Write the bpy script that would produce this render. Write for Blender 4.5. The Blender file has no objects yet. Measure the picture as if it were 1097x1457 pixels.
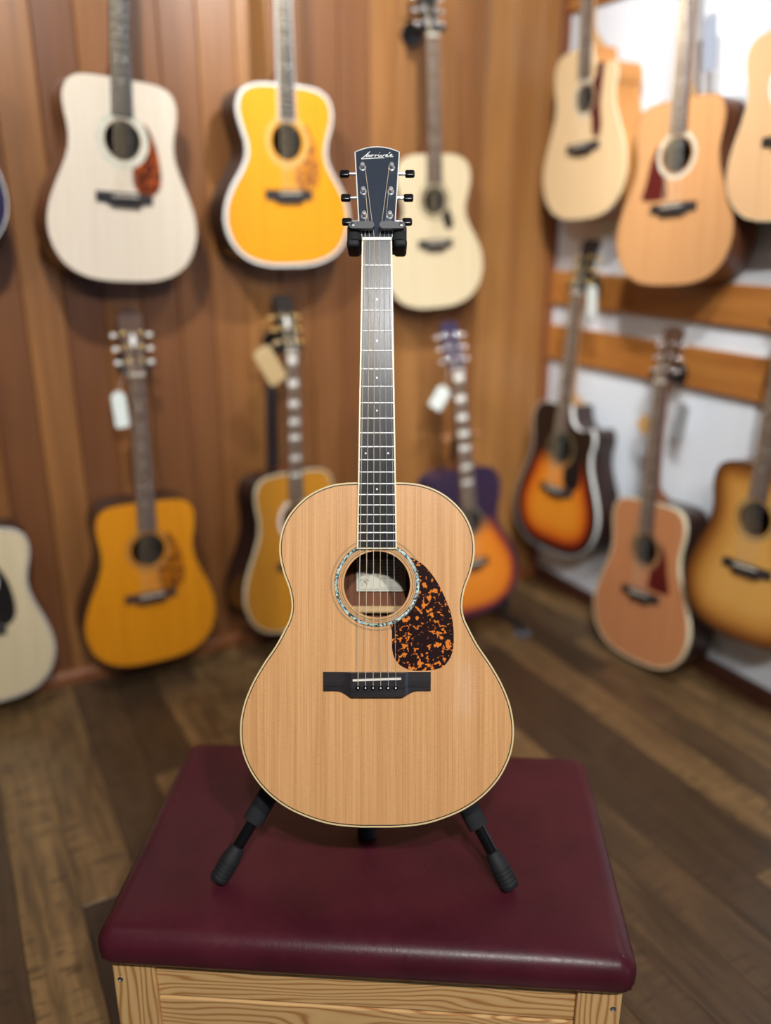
import bpy, bmesh, math, random
from mathutils import Vector, Matrix

random.seed(7)
SC = bpy.context.scene
COL = SC.collection

# ------------------------------------------------------------------ camera
FPX, IW, IH = 1200.0, 1097, 1457
PITCH = math.radians(19.0)
CAM = Vector((0.0, 0.0, 1.45))
cam_data = bpy.data.cameras.new('camera')
cam_data.sensor_fit = 'HORIZONTAL'
cam_data.sensor_width = 36.0
cam_data.lens = 36.0 * FPX / IW
cam_data.clip_start = 0.02
cam_data.dof.use_dof = True
cam_data.dof.focus_distance = 1.255
cam_data.dof.aperture_fstop = 1.45
cam = bpy.data.objects.new('camera', cam_data)
COL.objects.link(cam)
cam.location = CAM
cam.rotation_euler = (math.pi / 2 - PITCH, 0, 0)
SC.camera = cam

# ------------------------------------------------------------------ world, exposure
world = bpy.data.worlds.new('world')
SC.world = world
world.use_nodes = True
world.node_tree.nodes['Background'].inputs[0].default_value = (0.75, 0.85, 1.0, 1)
world.node_tree.nodes['Background'].inputs[1].default_value = 0.0   # closed shop room: no open sky
SC.view_settings.view_transform = 'Standard'
SC.view_settings.look = 'None'
SC.view_settings.gamma = 1.0
SC.view_settings.use_curve_mapping = False
SC.view_settings.exposure = 0.0
SC.cycles.use_denoising = True
SC.cycles.max_bounces = 8

# ceiling spotlights of the shop: (x, y, target, power, cone degrees)
LAMPS = [
    (0.09, -0.66, (0.00, 1.15, 0.80), 128, 62),
    (0.60, -0.70, (0.00, 1.15, 0.75), 128, 62),
    (-0.55, 1.30, (-0.85, 2.45, 1.90), 104, 92),
    (0.35, 1.75, (0.20, 3.10, 1.85), 102, 92),
    (0.55, 1.35, (1.25, 2.25, 1.60), 74, 92),
    (-1.20, 0.55, (-1.10, 2.20, 0.90), 30, 80),
    (0.55, 0.75, (1.30, 2.20, 0.75), 125, 80),
]
LAMP_NAMES = [('guitar', 'the cedar guitar on the bench'), ('bench', 'the bench from over the right shoulder'), ('panelling', 'the pale and amber guitars on the wooden wall'),
              ('corner', 'the corner of the wooden wall'), ('rail', 'the upper guitars on the white wall'), ('low_panelling', 'the low guitars on the wooden wall'),
              ('white_wall', 'the low guitars on the white wall')]
LAMP_Z = 2.56
CEIL_Z = 2.75

# ------------------------------------------------------------------ pixel helpers
R_ = Vector((1, 0, 0))
U_ = Vector((0, math.sin(PITCH), math.cos(PITCH)))
F_ = Vector((0, math.cos(PITCH), -math.sin(PITCH)))


def ray(px, py):
    return R_ * ((px - IW / 2) / FPX) - U_ * ((py - IH / 2) / FPX) + F_


def at_depth(px, py, z):
    return CAM + ray(px, py) * z


def on_plane(px, py, p0, n):
    d = ray(px, py)
    return CAM + d * ((p0 - CAM).dot(n) / d.dot(n))


# room frame: a runs along the wooden wall away from the corner, b along the white wall
ANG = math.radians(28.0)
TL = Vector((math.cos(ANG), math.sin(ANG), 0))
TR = Vector((math.sin(ANG), -math.cos(ANG), 0))
CORNER = Vector((0.643, 3.373, 0))
NL, NR = TR.copy(), -TL
ROOM_A, ROOM_B = 4.6, 6.2
ZUP = Vector((0, 0, 1))


def room(a, b, z):
    return CORNER - TL * a + TR * b + ZUP * z


# ------------------------------------------------------------------ mesh helpers
def srgb(r, g, b):
    def f(c):
        c /= 255.0
        return c / 12.92 if c <= 0.04045 else ((c + 0.055) / 1.055) ** 2.4
    return (f(r), f(g), f(b), 1.0)


def make(name, verts, faces, mat, parent=None, smooth=False, auto=None):
    me = bpy.data.meshes.new(name)
    me.from_pydata([tuple(v) for v in verts], [], faces)
    me.update()
    bm = bmesh.new()
    bm.from_mesh(me)
    bmesh.ops.recalc_face_normals(bm, faces=bm.faces)
    bm.to_mesh(me)
    bm.free()
    if mat is not None:
        me.materials.append(mat)
    if smooth:
        for p in me.polygons:
            p.use_smooth = True
        if auto is not None:
            me.set_sharp_from_angle(angle=math.radians(auto))
    o = bpy.data.objects.new(name, me)
    COL.objects.link(o)
    if parent is not None:
        o.parent = parent
    return o


class MB:
    """collects shapes for one mesh"""

    def __init__(self):
        self.v, self.f = [], []

    def add(self, verts, faces):
        k = len(self.v)
        self.v += [Vector(p) for p in verts]
        self.f += [tuple(i + k for i in f) for f in faces]
        return self

    def box(self, x0, x1, y0, y1, z0, z1):
        v = [(x, y, z) for x in (x0, x1) for y in (y0, y1) for z in (z0, z1)]
        f = [(0, 1, 3, 2), (4, 6, 7, 5), (0, 4, 5, 1), (2, 3, 7, 6), (0, 2, 6, 4), (1, 5, 7, 3)]
        return self.add(v, f)

    def bbox(self, x0, x1, y0, y1, z0, z1, r=0.002, seg=2):
        bm = bmesh.new()
        bmesh.ops.create_cube(bm, size=1)
        for v in bm.verts:
            v.co = Vector(((x0 + x1) / 2 + v.co.x * (x1 - x0), (y0 + y1) / 2 + v.co.y * (y1 - y0),
                           (z0 + z1) / 2 + v.co.z * (z1 - z0)))
        bmesh.ops.bevel(bm, geom=list(bm.edges), offset=r, segments=seg, profile=0.5, affect='EDGES')
        bm.verts.ensure_lookup_table()
        self.add([v.co.copy() for v in bm.verts], [tuple(v.index for v in f.verts) for f in bm.faces])
        bm.free()
        return self

    def prism(self, poly, z0, z1):
        n = len(poly)
        v = [(p[0], p[1], z0) for p in poly] + [(p[0], p[1], z1) for p in poly]
        f = [tuple(range(n - 1, -1, -1)), tuple(range(n, 2 * n))]
        f += [(i, (i + 1) % n, n + (i + 1) % n, n + i) for i in range(n)]
        return self.add(v, f)

    def ring(self, outer, inner, z0, z1):
        n = len(outer)
        v = [(p[0], p[1], z0) for p in outer] + [(p[0], p[1], z1) for p in outer]
        v += [(p[0], p[1], z1) for p in inner] + [(p[0], p[1], z0) for p in inner]
        f = []
        for i in range(n):
            j = (i + 1) % n
            for k in range(3):
                f.append((k * n + i, k * n + j, (k + 1) * n + j, (k + 1) * n + i))
            f.append((3 * n + i, 3 * n + j, j, i))
        return self.add(v, f)

    def tube(self, pts, rad, seg=8, caps=True):
        pts = [Vector(p) for p in pts]
        n = len(pts)
        rads = rad if isinstance(rad, (list, tuple)) else [rad] * n
        vs, fs = [], []
        t0 = (pts[1] - pts[0]).normalized()
        ref = Vector((0, 0, 1)) if abs(t0.z) < 0.9 else Vector((1, 0, 0))
        nrm = (ref - t0 * ref.dot(t0)).normalized()
        for i, p in enumerate(pts):
            if i == 0:
                t = pts[1] - pts[0]
            elif i == n - 1:
                t = pts[-1] - pts[-2]
            else:
                t = (pts[i + 1] - p).normalized() + (p - pts[i - 1]).normalized()
            t.normalize()
            nrm = (nrm - t * nrm.dot(t)).normalized()
            b = t.cross(nrm)
            for k in range(seg):
                a = 2 * math.pi * k / seg
                vs.append(p + (nrm * math.cos(a) + b * math.sin(a)) * rads[i])
        for i in range(n - 1):
            for k in range(seg):
                k2 = (k + 1) % seg
                fs.append((i * seg + k, i * seg + k2, (i + 1) * seg + k2, (i + 1) * seg + k))
        if caps:
            fs.append(tuple(range(seg - 1, -1, -1)))
            fs.append(tuple((n - 1) * seg + k for k in range(seg)))
        return self.add(vs, fs)

    def lathe(self, prof, origin=(0, 0, 0), axis=(0, 0, 1), seg=20):
        """prof: (radius, height) pairs along axis"""
        o, ax = Vector(origin), Vector(axis).normalized()
        pts = [o + ax * h for r, h in prof]
        ref = Vector((1, 0, 0)) if abs(ax.x) < 0.9 else Vector((0, 1, 0))
        n1 = (ref - ax * ref.dot(ax)).normalized()
        n2 = ax.cross(n1)
        vs, fs = [], []
        for (r, h), p in zip(prof, pts):
            for k in range(seg):
                a = 2 * math.pi * k / seg
                vs.append(p + (n1 * math.cos(a) + n2 * math.sin(a)) * max(r, 1e-5))
        m = len(prof)
        for i in range(m - 1):
            for k in range(seg):
                k2 = (k + 1) % seg
                fs.append((i * seg + k, i * seg + k2, (i + 1) * seg + k2, (i + 1) * seg + k))
        fs.append(tuple(range(seg - 1, -1, -1)))
        fs.append(tuple((m - 1) * seg + k for k in range(seg)))
        return self.add(vs, fs)

    def xf(self, m):
        self.v = [m @ p for p in self.v]
        return self

    def build(self, name, mat, parent=None, smooth=False, auto=35):
        return make(name, self.v, self.f, mat, parent, smooth, auto if smooth else None)


def tag(o, label, cat, group=None):
    o['label'] = label
    o['category'] = cat
    if group:
        o['group'] = group
    return o


def empty(name, m=None, label=None, cat=None, group=None):
    o = bpy.data.objects.new(name, None)
    o.empty_display_size = 0.05
    COL.objects.link(o)
    if m is not None:
        o.matrix_world = m
    if label:
        tag(o, label, cat, group)
    return o


def struct(o):
    o['kind'] = 'structure'
    return o


def frame_matrix(origin, x, y):
    y = y.normalized()
    x = (x - y * x.dot(y)).normalized()
    z = x.cross(y)
    m = Matrix.Identity(4)
    for i in range(3):
        m[i][0], m[i][1], m[i][2], m[i][3] = x[i], y[i], z[i], origin[i]
    return m


# ------------------------------------------------------------------ materials
MATS = {}


class NT:
    def __init__(self, name):
        self.m = bpy.data.materials.new(name)
        self.m.use_nodes = True
        self.t = self.m.node_tree
        self.b = self.t.nodes['Principled BSDF']

    def n(self, typ, **kw):
        nd = self.t.nodes.new(typ)
        for k, v in kw.items():
            if k in nd.inputs:
                nd.inputs[k].default_value = v
            else:
                setattr(nd, k, v)
        return nd

    def l(self, a, b):
        self.t.links.new(a, b)

    def ramp(self, fac, stops, interp='LINEAR'):
        r = self.n('ShaderNodeValToRGB')
        r.color_ramp.interpolation = interp
        el = r.color_ramp.elements
        while len(el) < len(stops):
            el.new(0.5)
        for e, (p, c) in zip(el, stops):
            e.position = p
            e.color = c
        self.l(fac, r.inputs[0])
        return r.outputs[0]

    def math(self, op, a, b=None):
        m = self.n('ShaderNodeMath', operation=op)
        for i, x in enumerate((a, b)):
            if x is None:
                continue
            if isinstance(x, (int, float)):
                m.inputs[i].default_value = x
            else:
                self.l(x, m.inputs[i])
        return m.outputs[0]

    def mix(self, fac, a, b, mode='MIX'):
        m = self.n('ShaderNodeMix', data_type='RGBA', blend_type=mode)
        for s, x in ((0, fac), (6, a), (7, b)):
            if isinstance(x, (int, float, tuple)):
                m.inputs[s].default_value = x
            else:
                self.l(x, m.inputs[s])
        return m.outputs[2]

    def bump(self, h, strength, dist=0.001):
        b = self.n('ShaderNodeBump')
        b.inputs['Strength'].default_value = strength
        b.inputs['Distance'].default_value = dist
        self.l(h, b.inputs['Height'])
        self.l(b.outputs[0], self.b.inputs['Normal'])

    def coords(self, scale, rand=False):
        tc = self.n('ShaderNodeTexCoord')
        out = tc.outputs['Object']
        if rand:
            oi = self.n('ShaderNodeObjectInfo')
            comb = self.n('ShaderNodeCombineXYZ')
            for i, k in enumerate((37.0, 91.0, 53.0)):
                self.l(self.math('MULTIPLY', oi.outputs['Random'], k), comb.inputs[i])
            ad = self.n('ShaderNodeVectorMath', operation='ADD')
            self.l(out, ad.inputs[0])
            self.l(comb.outputs[0], ad.inputs[1])
            out = ad.outputs[0]
            self.rand = oi.outputs['Random']
        mp = self.n('ShaderNodeMapping')
        mp.inputs['Scale'].default_value = scale
        self.l(out, mp.inputs['Vector'])
        self.raw = out
        return mp.outputs[0]

    def noise(self, vec, scale=1.0, detail=3.0, rough=0.55, dist=0.0):
        n = self.n('ShaderNodeTexNoise')
        n.inputs['Scale'].default_value = scale
        n.inputs['Detail'].default_value = detail
        n.inputs['Roughness'].default_value = rough
        n.inputs['Distortion'].default_value = dist
        self.l(vec, n.inputs['Vector'])
        return n.outputs[0]

    def mapped(self, scale, src=None):
        mp = self.n('ShaderNodeMapping')
        mp.inputs['Scale'].default_value = scale
        self.l(src if src is not None else self.raw, mp.inputs['Vector'])
        return mp.outputs[0]

    def set(self, **kw):
        for k, v in kw.items():
            self.b.inputs[k.replace('_', ' ')].default_value = v
        return self


def plain(name, col, rough=0.5, metal=0.0, coat=0.0, spec=0.5):
    if name in MATS:
        return MATS[name]
    t = NT(name)
    t.set(Roughness=rough, Metallic=metal)
    t.b.inputs['Coat Weight'].default_value = coat
    t.b.inputs['Specular IOR Level'].default_value = spec
    v = t.coords((60, 60, 60))
    nz = t.noise(v, 1.0, 2)
    c = t.mix(t.math('MULTIPLY', nz, 0.18), col, tuple(x * 0.75 for x in col[:3]) + (1,))
    t.l(c, t.b.inputs['Base Color'])
    MATS[name] = t.m
    return t.m


def wood(name, light, dark, axis=1, fine=260.0, coarse=18.0, along=6.0, rough=0.4, coat=0.0, rand=False, bump=0.05,
         contrast=0.55, coat_rough=0.1, spec=0.5):
    """grain lines running along the given axis"""
    if name in MATS:
        return MATS[name]
    t = NT(name)

    def sc(k, al):
        s = [k, k, k]
        s[axis] = al
        return tuple(s)
    v = t.coords(sc(fine, along), rand)
    n1 = t.noise(v, 1.0, 4, 0.6)
    n2 = t.noise(t.mapped(sc(coarse, 1.2)), 1.0, 3, 0.5, 0.6)
    s = t.math('ADD', t.math('MULTIPLY', n1, contrast), t.math('MULTIPLY', n2, 1 - contrast))
    c = t.ramp(s, [(0.33, dark), (0.66, light)])
    t.l(c, t.b.inputs['Base Color'])
    t.set(Roughness=rough)
    t.b.inputs['Specular IOR Level'].default_value = spec
    t.b.inputs['Coat Weight'].default_value = coat
    t.b.inputs['Coat Roughness'].default_value = coat_rough
    if bump:
        t.bump(n1, bump, 0.0006)
    MATS[name] = t.m
    return t.m


def soundboard_mat(name, light, dark, streak=0.4, coat=0.10, rough=0.4):
    """straight fine vertical grain with faint cross silk"""
    if name in MATS:
        return MATS[name]
    t = NT(name)
    v = t.coords((520, 4, 4))
    n1 = t.noise(v, 1.0, 3, 0.65)
    n2 = t.noise(t.mapped((70, 0.8, 1)), 1.0, 3, 0.6)
    n3 = t.noise(t.mapped((120, 900, 1)), 1.0, 2, 0.5, 0.4)
    s = t.math('ADD', t.math('MULTIPLY', n1, 0.5), t.math('ADD', t.math('MULTIPLY', n2, streak), t.math('MULTIPLY', n3, 0.16)))
    lo = 0.5 * 0.33 + streak * 0.36 + 0.08
    hi = 0.5 * 0.64 + streak * 0.62 + 0.08
    c = t.ramp(s, [(lo, dark), (hi, light)])
    t.l(c, t.b.inputs['Base Color'])
    t.set(Roughness=rough)
    t.b.inputs['Coat Weight'].default_value = coat
    t.b.inputs['Coat Roughness'].default_value = 0.06
    MATS[name] = t.m
    return t.m


def burst_mat(name, stops, upper=None):
    """finish shaded by distance to the body's edge, as sprayed"""
    if name in MATS:
        return MATS[name]
    t = NT(name)
    v = t.coords((420, 4, 4))
    n1 = t.noise(v, 1.0, 3, 0.6)
    at = t.n('ShaderNodeAttribute', attribute_name='edge')
    d = t.math('ADD', t.math('MULTIPLY', at.outputs['Fac'], 10.0), 0.0)
    c = t.ramp(d, stops)
    if upper is not None:
        sx = t.n('ShaderNodeSeparateXYZ')
        t.l(t.raw, sx.inputs[0])
        k = t.ramp(sx.outputs[1], [(upper[0] - 0.03, (0, 0, 0, 1)), (upper[0] + 0.03, (1, 1, 1, 1))])
        c = t.mix(k, c, upper[1])
    c = t.mix(t.math('MULTIPLY', n1, 0.3), c, (0.05, 0.02, 0.01, 1))
    t.l(c, t.b.inputs['Base Color'])
    t.set(Roughness=0.3)
    t.b.inputs['Coat Weight'].default_value = 0.4
    MATS[name] = t.m
    return t.m


def tortoise(name, dark, spot, scale=95.0, thr=0.55, base_mix=None, warp=1.0):
    if name in MATS:
        return MATS[name]
    t = NT(name)
    v = t.coords((scale, scale, scale))
    n1 = t.noise(v, 1.0, 2.5, 0.55, warp)
    n2 = t.noise(t.mapped((scale * 0.35,) * 3), 1.0, 2, 0.5)
    s = t.math('ADD', t.math('MULTIPLY', n1, 0.75), t.math('MULTIPLY', n2, 0.3))
    c = t.ramp(s, [(thr - 0.035, dark), (thr + 0.0, base_mix or dark), (thr + 0.02, spot), (thr + 0.3, spot)])
    t.l(c, t.b.inputs['Base Color'])
    t.set(Roughness=0.22)
    MATS[name] = t.m
    return t.m


def shell(name, cols):
    if name in MATS:
        return MATS[name]
    t = NT(name)
    v = t.coords((330, 330, 330))
    vo = t.n('ShaderNodeTexVoronoi')
    t.l(v, vo.inputs['Vector'])
    vo.inputs['Scale'].default_value = 1.0
    sp = t.n('ShaderNodeSeparateColor')
    t.l(vo.outputs['Color'], sp.inputs[0])
    k = len(cols)
    c = t.ramp(sp.outputs[0], [(i / k, c) for i, c in enumerate(cols)], 'CONSTANT')
    t.l(c, t.b.inputs['Base Color'])
    t.set(Roughness=0.18)
    MATS[name] = t.m
    return t.m


# ------------------------------------------------------------------ room shell
def wall_boards_mat():
    t = NT('panelling')
    v = t.coords((45, 45, 1.6), True)
    n1 = t.noise(v, 1.0, 4, 0.6, 0.3)
    n2 = t.noise(t.mapped((9, 9, 0.5)), 1.0, 3, 0.55, 1.4)
    base = t.ramp(t.rand, [(0.0, srgb(116, 72, 39)), (0.28, srgb(137, 90, 47)), (0.5, srgb(154, 106, 57)),
                           (0.72, srgb(132, 80, 43)), (1.0, srgb(170, 121, 66))])
    g = t.math('ADD', t.math('MULTIPLY', n1, 0.45), t.math('MULTIPLY', n2, 0.55))
    k = t.ramp(g, [(0.34, (1, 1, 1, 1)), (0.62, (0, 0, 0, 1))])
    c = t.mix(t.math('MULTIPLY', k, 0.55), base, srgb(84, 46, 25))
    t.l(c, t.b.inputs['Base Color'])
    t.set(Roughness=0.42)
    t.b.inputs['Coat Weight'].default_value = 0.12
    t.b.inputs['Coat Roughness'].default_value = 0.3
    t.bump(n1, 0.06, 0.001)
    return t.m


def floor_mat():
    t = NT('floor_laminate')
    v = t.coords((3.0, 42, 42), True)
    n1 = t.noise(v, 1.0, 5, 0.65, 0.8)
    n2 = t.noise(t.mapped((2.2, 9, 9)), 1.0, 4, 0.6, 1.0)
    n3 = t.noise(t.mapped((60, 9, 9)), 1.0, 3, 0.6, 0.6)
    base = t.ramp(t.rand, [(0.0, srgb(70, 54, 39)), (0.3, srgb(98, 76, 53)), (0.6, srgb(128, 100, 66)), (1.0, srgb(158, 126, 82))])
    k = t.ramp(t.math('ADD', t.math('MULTIPLY', n1, 0.5), t.math('MULTIPLY', n2, 0.5)), [(0.4, (1, 1, 1, 1)), (0.6, (0, 0, 0, 1))])
    c = t.mix(t.math('MULTIPLY', k, 0.75), base, srgb(48, 35, 25))
    scr = t.math('MULTIPLY', t.ramp(n3, [(0.5, (0, 0, 0, 1)), (0.6, (1, 1, 1, 1))]),
                 t.ramp(n2, [(0.46, (0, 0, 0, 1)), (0.56, (1, 1, 1, 1))]))
    c = t.mix(t.math('MULTIPLY', scr, 0.6), c, srgb(52, 38, 28))
    t.l(c, t.b.inputs['Base Color'])
    t.set(Roughness=0.38)
    t.bump(t.math('ADD', n1, t.math('MULTIPLY', n3, 0.4)), 0.25, 0.0015)
    return t.m


def quad_slab(name, a0, a1, b0, b1, z0, z1, mat, parent=None):
    v = [room(a, b, z) for a in (a0, a1) for b in (b0, b1) for z in (z0, z1)]
    f = [(0, 1, 3, 2), (4, 6, 7, 5), (0, 4, 5, 1), (2, 3, 7, 6), (0, 2, 6, 4), (1, 5, 7, 3)]
    return make(name, v, f, mat, parent)


PLASTER = plain('white_plaster', srgb(234, 243, 253), 0.85, spec=0.2)
M_DARKWOOD = plain('dark_stain', srgb(44, 30, 22), 0.6)
struct(quad_slab('floor', -0.1, ROOM_A + 0.1, -0.1, ROOM_B + 0.1, -0.06, -0.012, M_DARKWOOD))
FLOOR = bpy.data.objects['floor']
struct(quad_slab('ceiling', -0.1, ROOM_A + 0.1, -0.1, ROOM_B + 0.1, CEIL_Z, CEIL_Z + 0.05, plain('ceiling_paint', srgb(206, 206, 204), 0.9, spec=0.2)))
WALL_L = struct(quad_slab('wall_left', 0, ROOM_A, -0.10, -0.018, -0.012, CEIL_Z, M_DARKWOOD))
WALL_R = struct(quad_slab('wall_right', -0.10, 0.0, -0.1, ROOM_B, -0.012, CEIL_Z, PLASTER))
BEIGE = plain('beige_paint', srgb(150, 128, 102), 0.85, spec=0.2)
struct(quad_slab('wall_back', 0, ROOM_A, ROOM_B, ROOM_B + 0.1, -0.012, CEIL_Z, BEIGE))
struct(quad_slab('wall_side', ROOM_A, ROOM_A + 0.1, -0.1, ROOM_B + 0.1, -0.012, CEIL_Z, BEIGE))

# vertical panelling: one object per board, local x along the wall, y out of it
BW = 0.112
MB_board = MB().bbox(-BW / 2 + 0.0006, BW / 2 - 0.0006, -0.018, 0.0, 0.0, CEIL_Z, 0.003, 1)
PM = wall_boards_mat()
first = None
nb = int(ROOM_A / BW)
for i in range(nb):
    p = room((i + 0.5) * BW, 0, 0)
    if first is None:
        first = MB_board.build('wall_board', PM, WALL_L)
        o = first
    else:
        o = bpy.data.objects.new('wall_board', first.data)
        COL.objects.link(o)
        o.parent = WALL_L
    m = Matrix.Identity(4)
    for r in range(3):
        m[r][0], m[r][1], m[r][2], m[r][3] = TL[r], NL[r], ZUP[r], p[r]
    # TL x NL is -Z: mirrored boards are avoided by flipping x
    for r in range(3):
        m[r][0] = -TL[r]
    o.matrix_world = m

# floor planks, each its own object, running along the white wall
PWID, PLEN = 0.128, 1.22
plank0 = MB().bbox(0, PLEN, 0.0004, PWID - 0.0004, -0.012, 0.0, 0.0012, 1).build('plank', floor_mat(), FLOOR)
used = False
rows = int(math.ceil(ROOM_A / PWID))
rng = random.Random(3)
for r in range(rows):
    s = -rng.random() * PLEN
    while s < ROOM_B - 0.01:
        b0, b1 = max(s, 0.0), min(s + PLEN, ROOM_B)
        s += PLEN
        if b1 - b0 < 0.03:
            continue
        if not used:
            o = plank0
            used = True
        else:
            o = bpy.data.objects.new('plank', plank0.data)
            COL.objects.link(o)
            o.parent = FLOOR
        wid = min(PWID, ROOM_A - r * PWID)
        p = room(r * PWID + wid, b0, 0)
        m = Matrix.Identity(4)
        for k in range(3):
            m[k][0], m[k][1], m[k][2], m[k][3] = TR[k] * (b1 - b0 - 0.0008) / PLEN, TL[k] * wid / PWID, ZUP[k], p[k]
        o.matrix_world = m

M_BASE_L = wood('baseboard_amber', srgb(150, 92, 48), srgb(112, 62, 32), axis=0, fine=60, along=4, rough=0.4)
M_BASE_R = plain('baseboard_brown', srgb(74, 40, 28), 0.5)
mb = MB()
vv = []
for a in (0.0, ROOM_A):
    for (n, z) in ((0, 0), (0.018, 0), (0.018, 0.03), (0.012, 0.042), (0, 0.046)):
        vv.append(room(a, n, z))
mb.add(vv, [tuple(range(5)), tuple(range(9, 4, -1))] + [(i, (i + 1) % 5, 5 + (i + 1) % 5, 5 + i) for i in range(5)])
struct(mb.build('baseboard_left', M_BASE_L))
struct(quad_slab('baseboard_right', 0, 0.014, 0.02, ROOM_B, 0, 0.062, M_BASE_R))
# reddish corner strip where the panelling meets the white wall
struct(quad_slab('trim_1', 0.0, 0.03, 0, 0.022, 0.062, CEIL_Z, wood('corner_trim', srgb(138, 84, 52), srgb(104, 58, 36), axis=2, fine=50, along=2)))

# horizontal hanging rails on the white wall, heights read off the wall plane
M_RAIL = wood('rail_pine', srgb(196, 134, 66), srgb(158, 96, 40), axis=0, fine=45, along=3, coarse=9, rough=0.45, coat=0.1)


def zr(px, py, off=0.0):
    return on_plane(px, py, CORNER + NR * off, NR).z


for k, (za, zb) in enumerate([(zr(850, 8), zr(850, 8) + 0.14), (zr(1000, 459, .02), zr(1000, 401, .02)), (zr(1000, 556, .02), zr(1000, 496, .02))]):
    m = MB().bbox(0, ROOM_B - 2.6, 0, 0.02, 0, abs(zb - za), 0.002, 1)
    o = struct(m.build('trim_%d' % (k + 2), M_RAIL))
    mm = Matrix.Identity(4)
    p = room(0.0, 0.024, min(za, zb))
    for r in range(3):
        mm[r][0], mm[r][1], mm[r][2], mm[r][3] = TR[r], NR[r], ZUP[r], p[r]
    o.matrix_world = mm
    print('rail', k, za, zb)


# windows out of frame: daylight for the cool reflections
def window(name, p, x, n, w, h, strength):
    """p lower left corner on wall; x along wall, n into the room"""
    m = Matrix.Identity(4)
    for r in range(3):
        m[r][0], m[r][1], m[r][2], m[r][3] = x[r], ZUP[r], n[r], p[r]
    o = empty(name, m)
    struct(o)
    fr = plain('window_frame_white', srgb(225, 225, 222), 0.5)
    MB().ring([(-.05, -.05), (w + .05, -.05), (w + .05, h + .05), (-.05, h + .05)], [(0, 0), (w, 0), (w, h), (0, h)], 0, 0.04).build('window_frame', fr, o)
    gk = 'daylight_glass_%g' % strength
    if gk not in MATS:
        t = NT(gk)
        t.b.inputs['Base Color'].default_value = (0.6, 0.7, 0.8, 1)
        t.b.inputs['Emission Color'].default_value = (0.42, 0.66, 1.0, 1)
        t.b.inputs['Emission Strength'].default_value = strength
        MATS[gk] = t.m
    for k in range(2):
        MB().box(k * w / 2 + (0.012 if k else 0), (k + 1) * w / 2 - (0 if k else 0.012), 0, h, 0.006, 0.012).build(name.replace('_offscreen', '') + ('_far' if k else '_near') + '_pane_offscreen', MATS[gk], o)
    MB().box(w / 2 - 0.012, w / 2 + 0.012, 0, h, 0, 0.03).build('mullion', fr, o)
    return o


window('window_right_offscreen', room(0.0, 4.95, 0.45), TR, NR, 1.1, 1.4, 5.0)
# narrow side light behind the camera, mirrored in the guitar's lower bout
_h = at_depth(664, 981, 1.25)
_d = ray(664, 981)
_d = _d - F_ * (2 * _d.dot(F_))
_q = _h + _d * ((room(0, ROOM_B, 0) - _h).dot(TR) / _d.dot(TR))
print('sidelight', _q)
window('window_back_offscreen', Vector((_q.x, _q.y, _q.z - 0.18)) + TL * 0.05, -TL, -TR, 0.10, 0.36, 5.0)

# ------------------------------------------------------------------ ceiling spotlights
M_BLACKMETAL = plain('black_metal', srgb(24, 25, 28), 0.35)
M_BLACKRUB = plain('black_rubber', srgb(22, 23, 26), 0.7)
for i, (x, y, tgt, pw, cone) in enumerate(LAMPS):
    ln = LAMP_NAMES[i][0] + '_spotlight'
    root = empty(ln + '_offscreen', Matrix.Translation((x, y, CEIL_Z)),
                 'black ceiling spotlight aimed at ' + LAMP_NAMES[i][1], 'spotlight', 'ceiling spotlights')
    d = (Vector(tgt) - Vector((x, y, LAMP_Z))).normalized()
    c = Vector((0, 0, LAMP_Z - CEIL_Z))
    MB().lathe([(0.04, 0), (0.04, -0.02), (0.012, -0.022), (0.012, -0.06)], seg=16).tube([(0, 0, -0.05), c - d * 0.08], 0.01).build('mount', M_BLACKMETAL, root, True)
    MB().lathe([(0.02, -0.10), (0.04, -0.09), (0.046, 0.0), (0.046, 0.02), (0.042, 0.02), (0.041, 0.0)], c, d, 20).build('lamp_can', M_BLACKMETAL, root, True)
    if 'lamp_lens' not in MATS:
        t = NT('lamp_lens')
        t.b.inputs['Emission Color'].default_value = (1, 0.955, 0.90, 1)
        t.b.inputs['Emission Strength'].default_value = 60
        MATS['lamp_lens'] = t.m
    MB().lathe([(0.0401, 0.0), (0.0401, 0.004)], c, d, 20).build(ln + '_lens_offscreen', MATS['lamp_lens'], root)
    ld = bpy.data.lights.new(ln + '_bulb_offscreen', 'SPOT')
    ld.energy = pw
    ld.spot_size = math.radians(cone)
    ld.spot_blend = 0.7
    ld.shadow_soft_size = 0.04
    ld.color = (1.0, 0.975, 0.94)
    lo = bpy.data.objects.new(ln + '_bulb_offscreen', ld)
    COL.objects.link(lo)
    lo.parent = root
    lo.matrix_local = Matrix.Translation(c + d * 0.03) @ d.to_track_quat('-Z', 'Y').to_matrix().to_4x4()

# ------------------------------------------------------------------ storage bench
BX, BY, BYAW = -0.019, 1.208, math.radians(-4.0)
BENCH_TOP = 0.45
bench = empty('storage_bench', Matrix.Translation((BX, BY, 0)) @ Matrix.Rotation(BYAW, 4, 'Z'),
              'low pine storage bench with burgundy leather cushion under the guitar stand', 'bench')
BWD, BDP, BTH = 0.80, 0.505, 0.068


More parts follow.
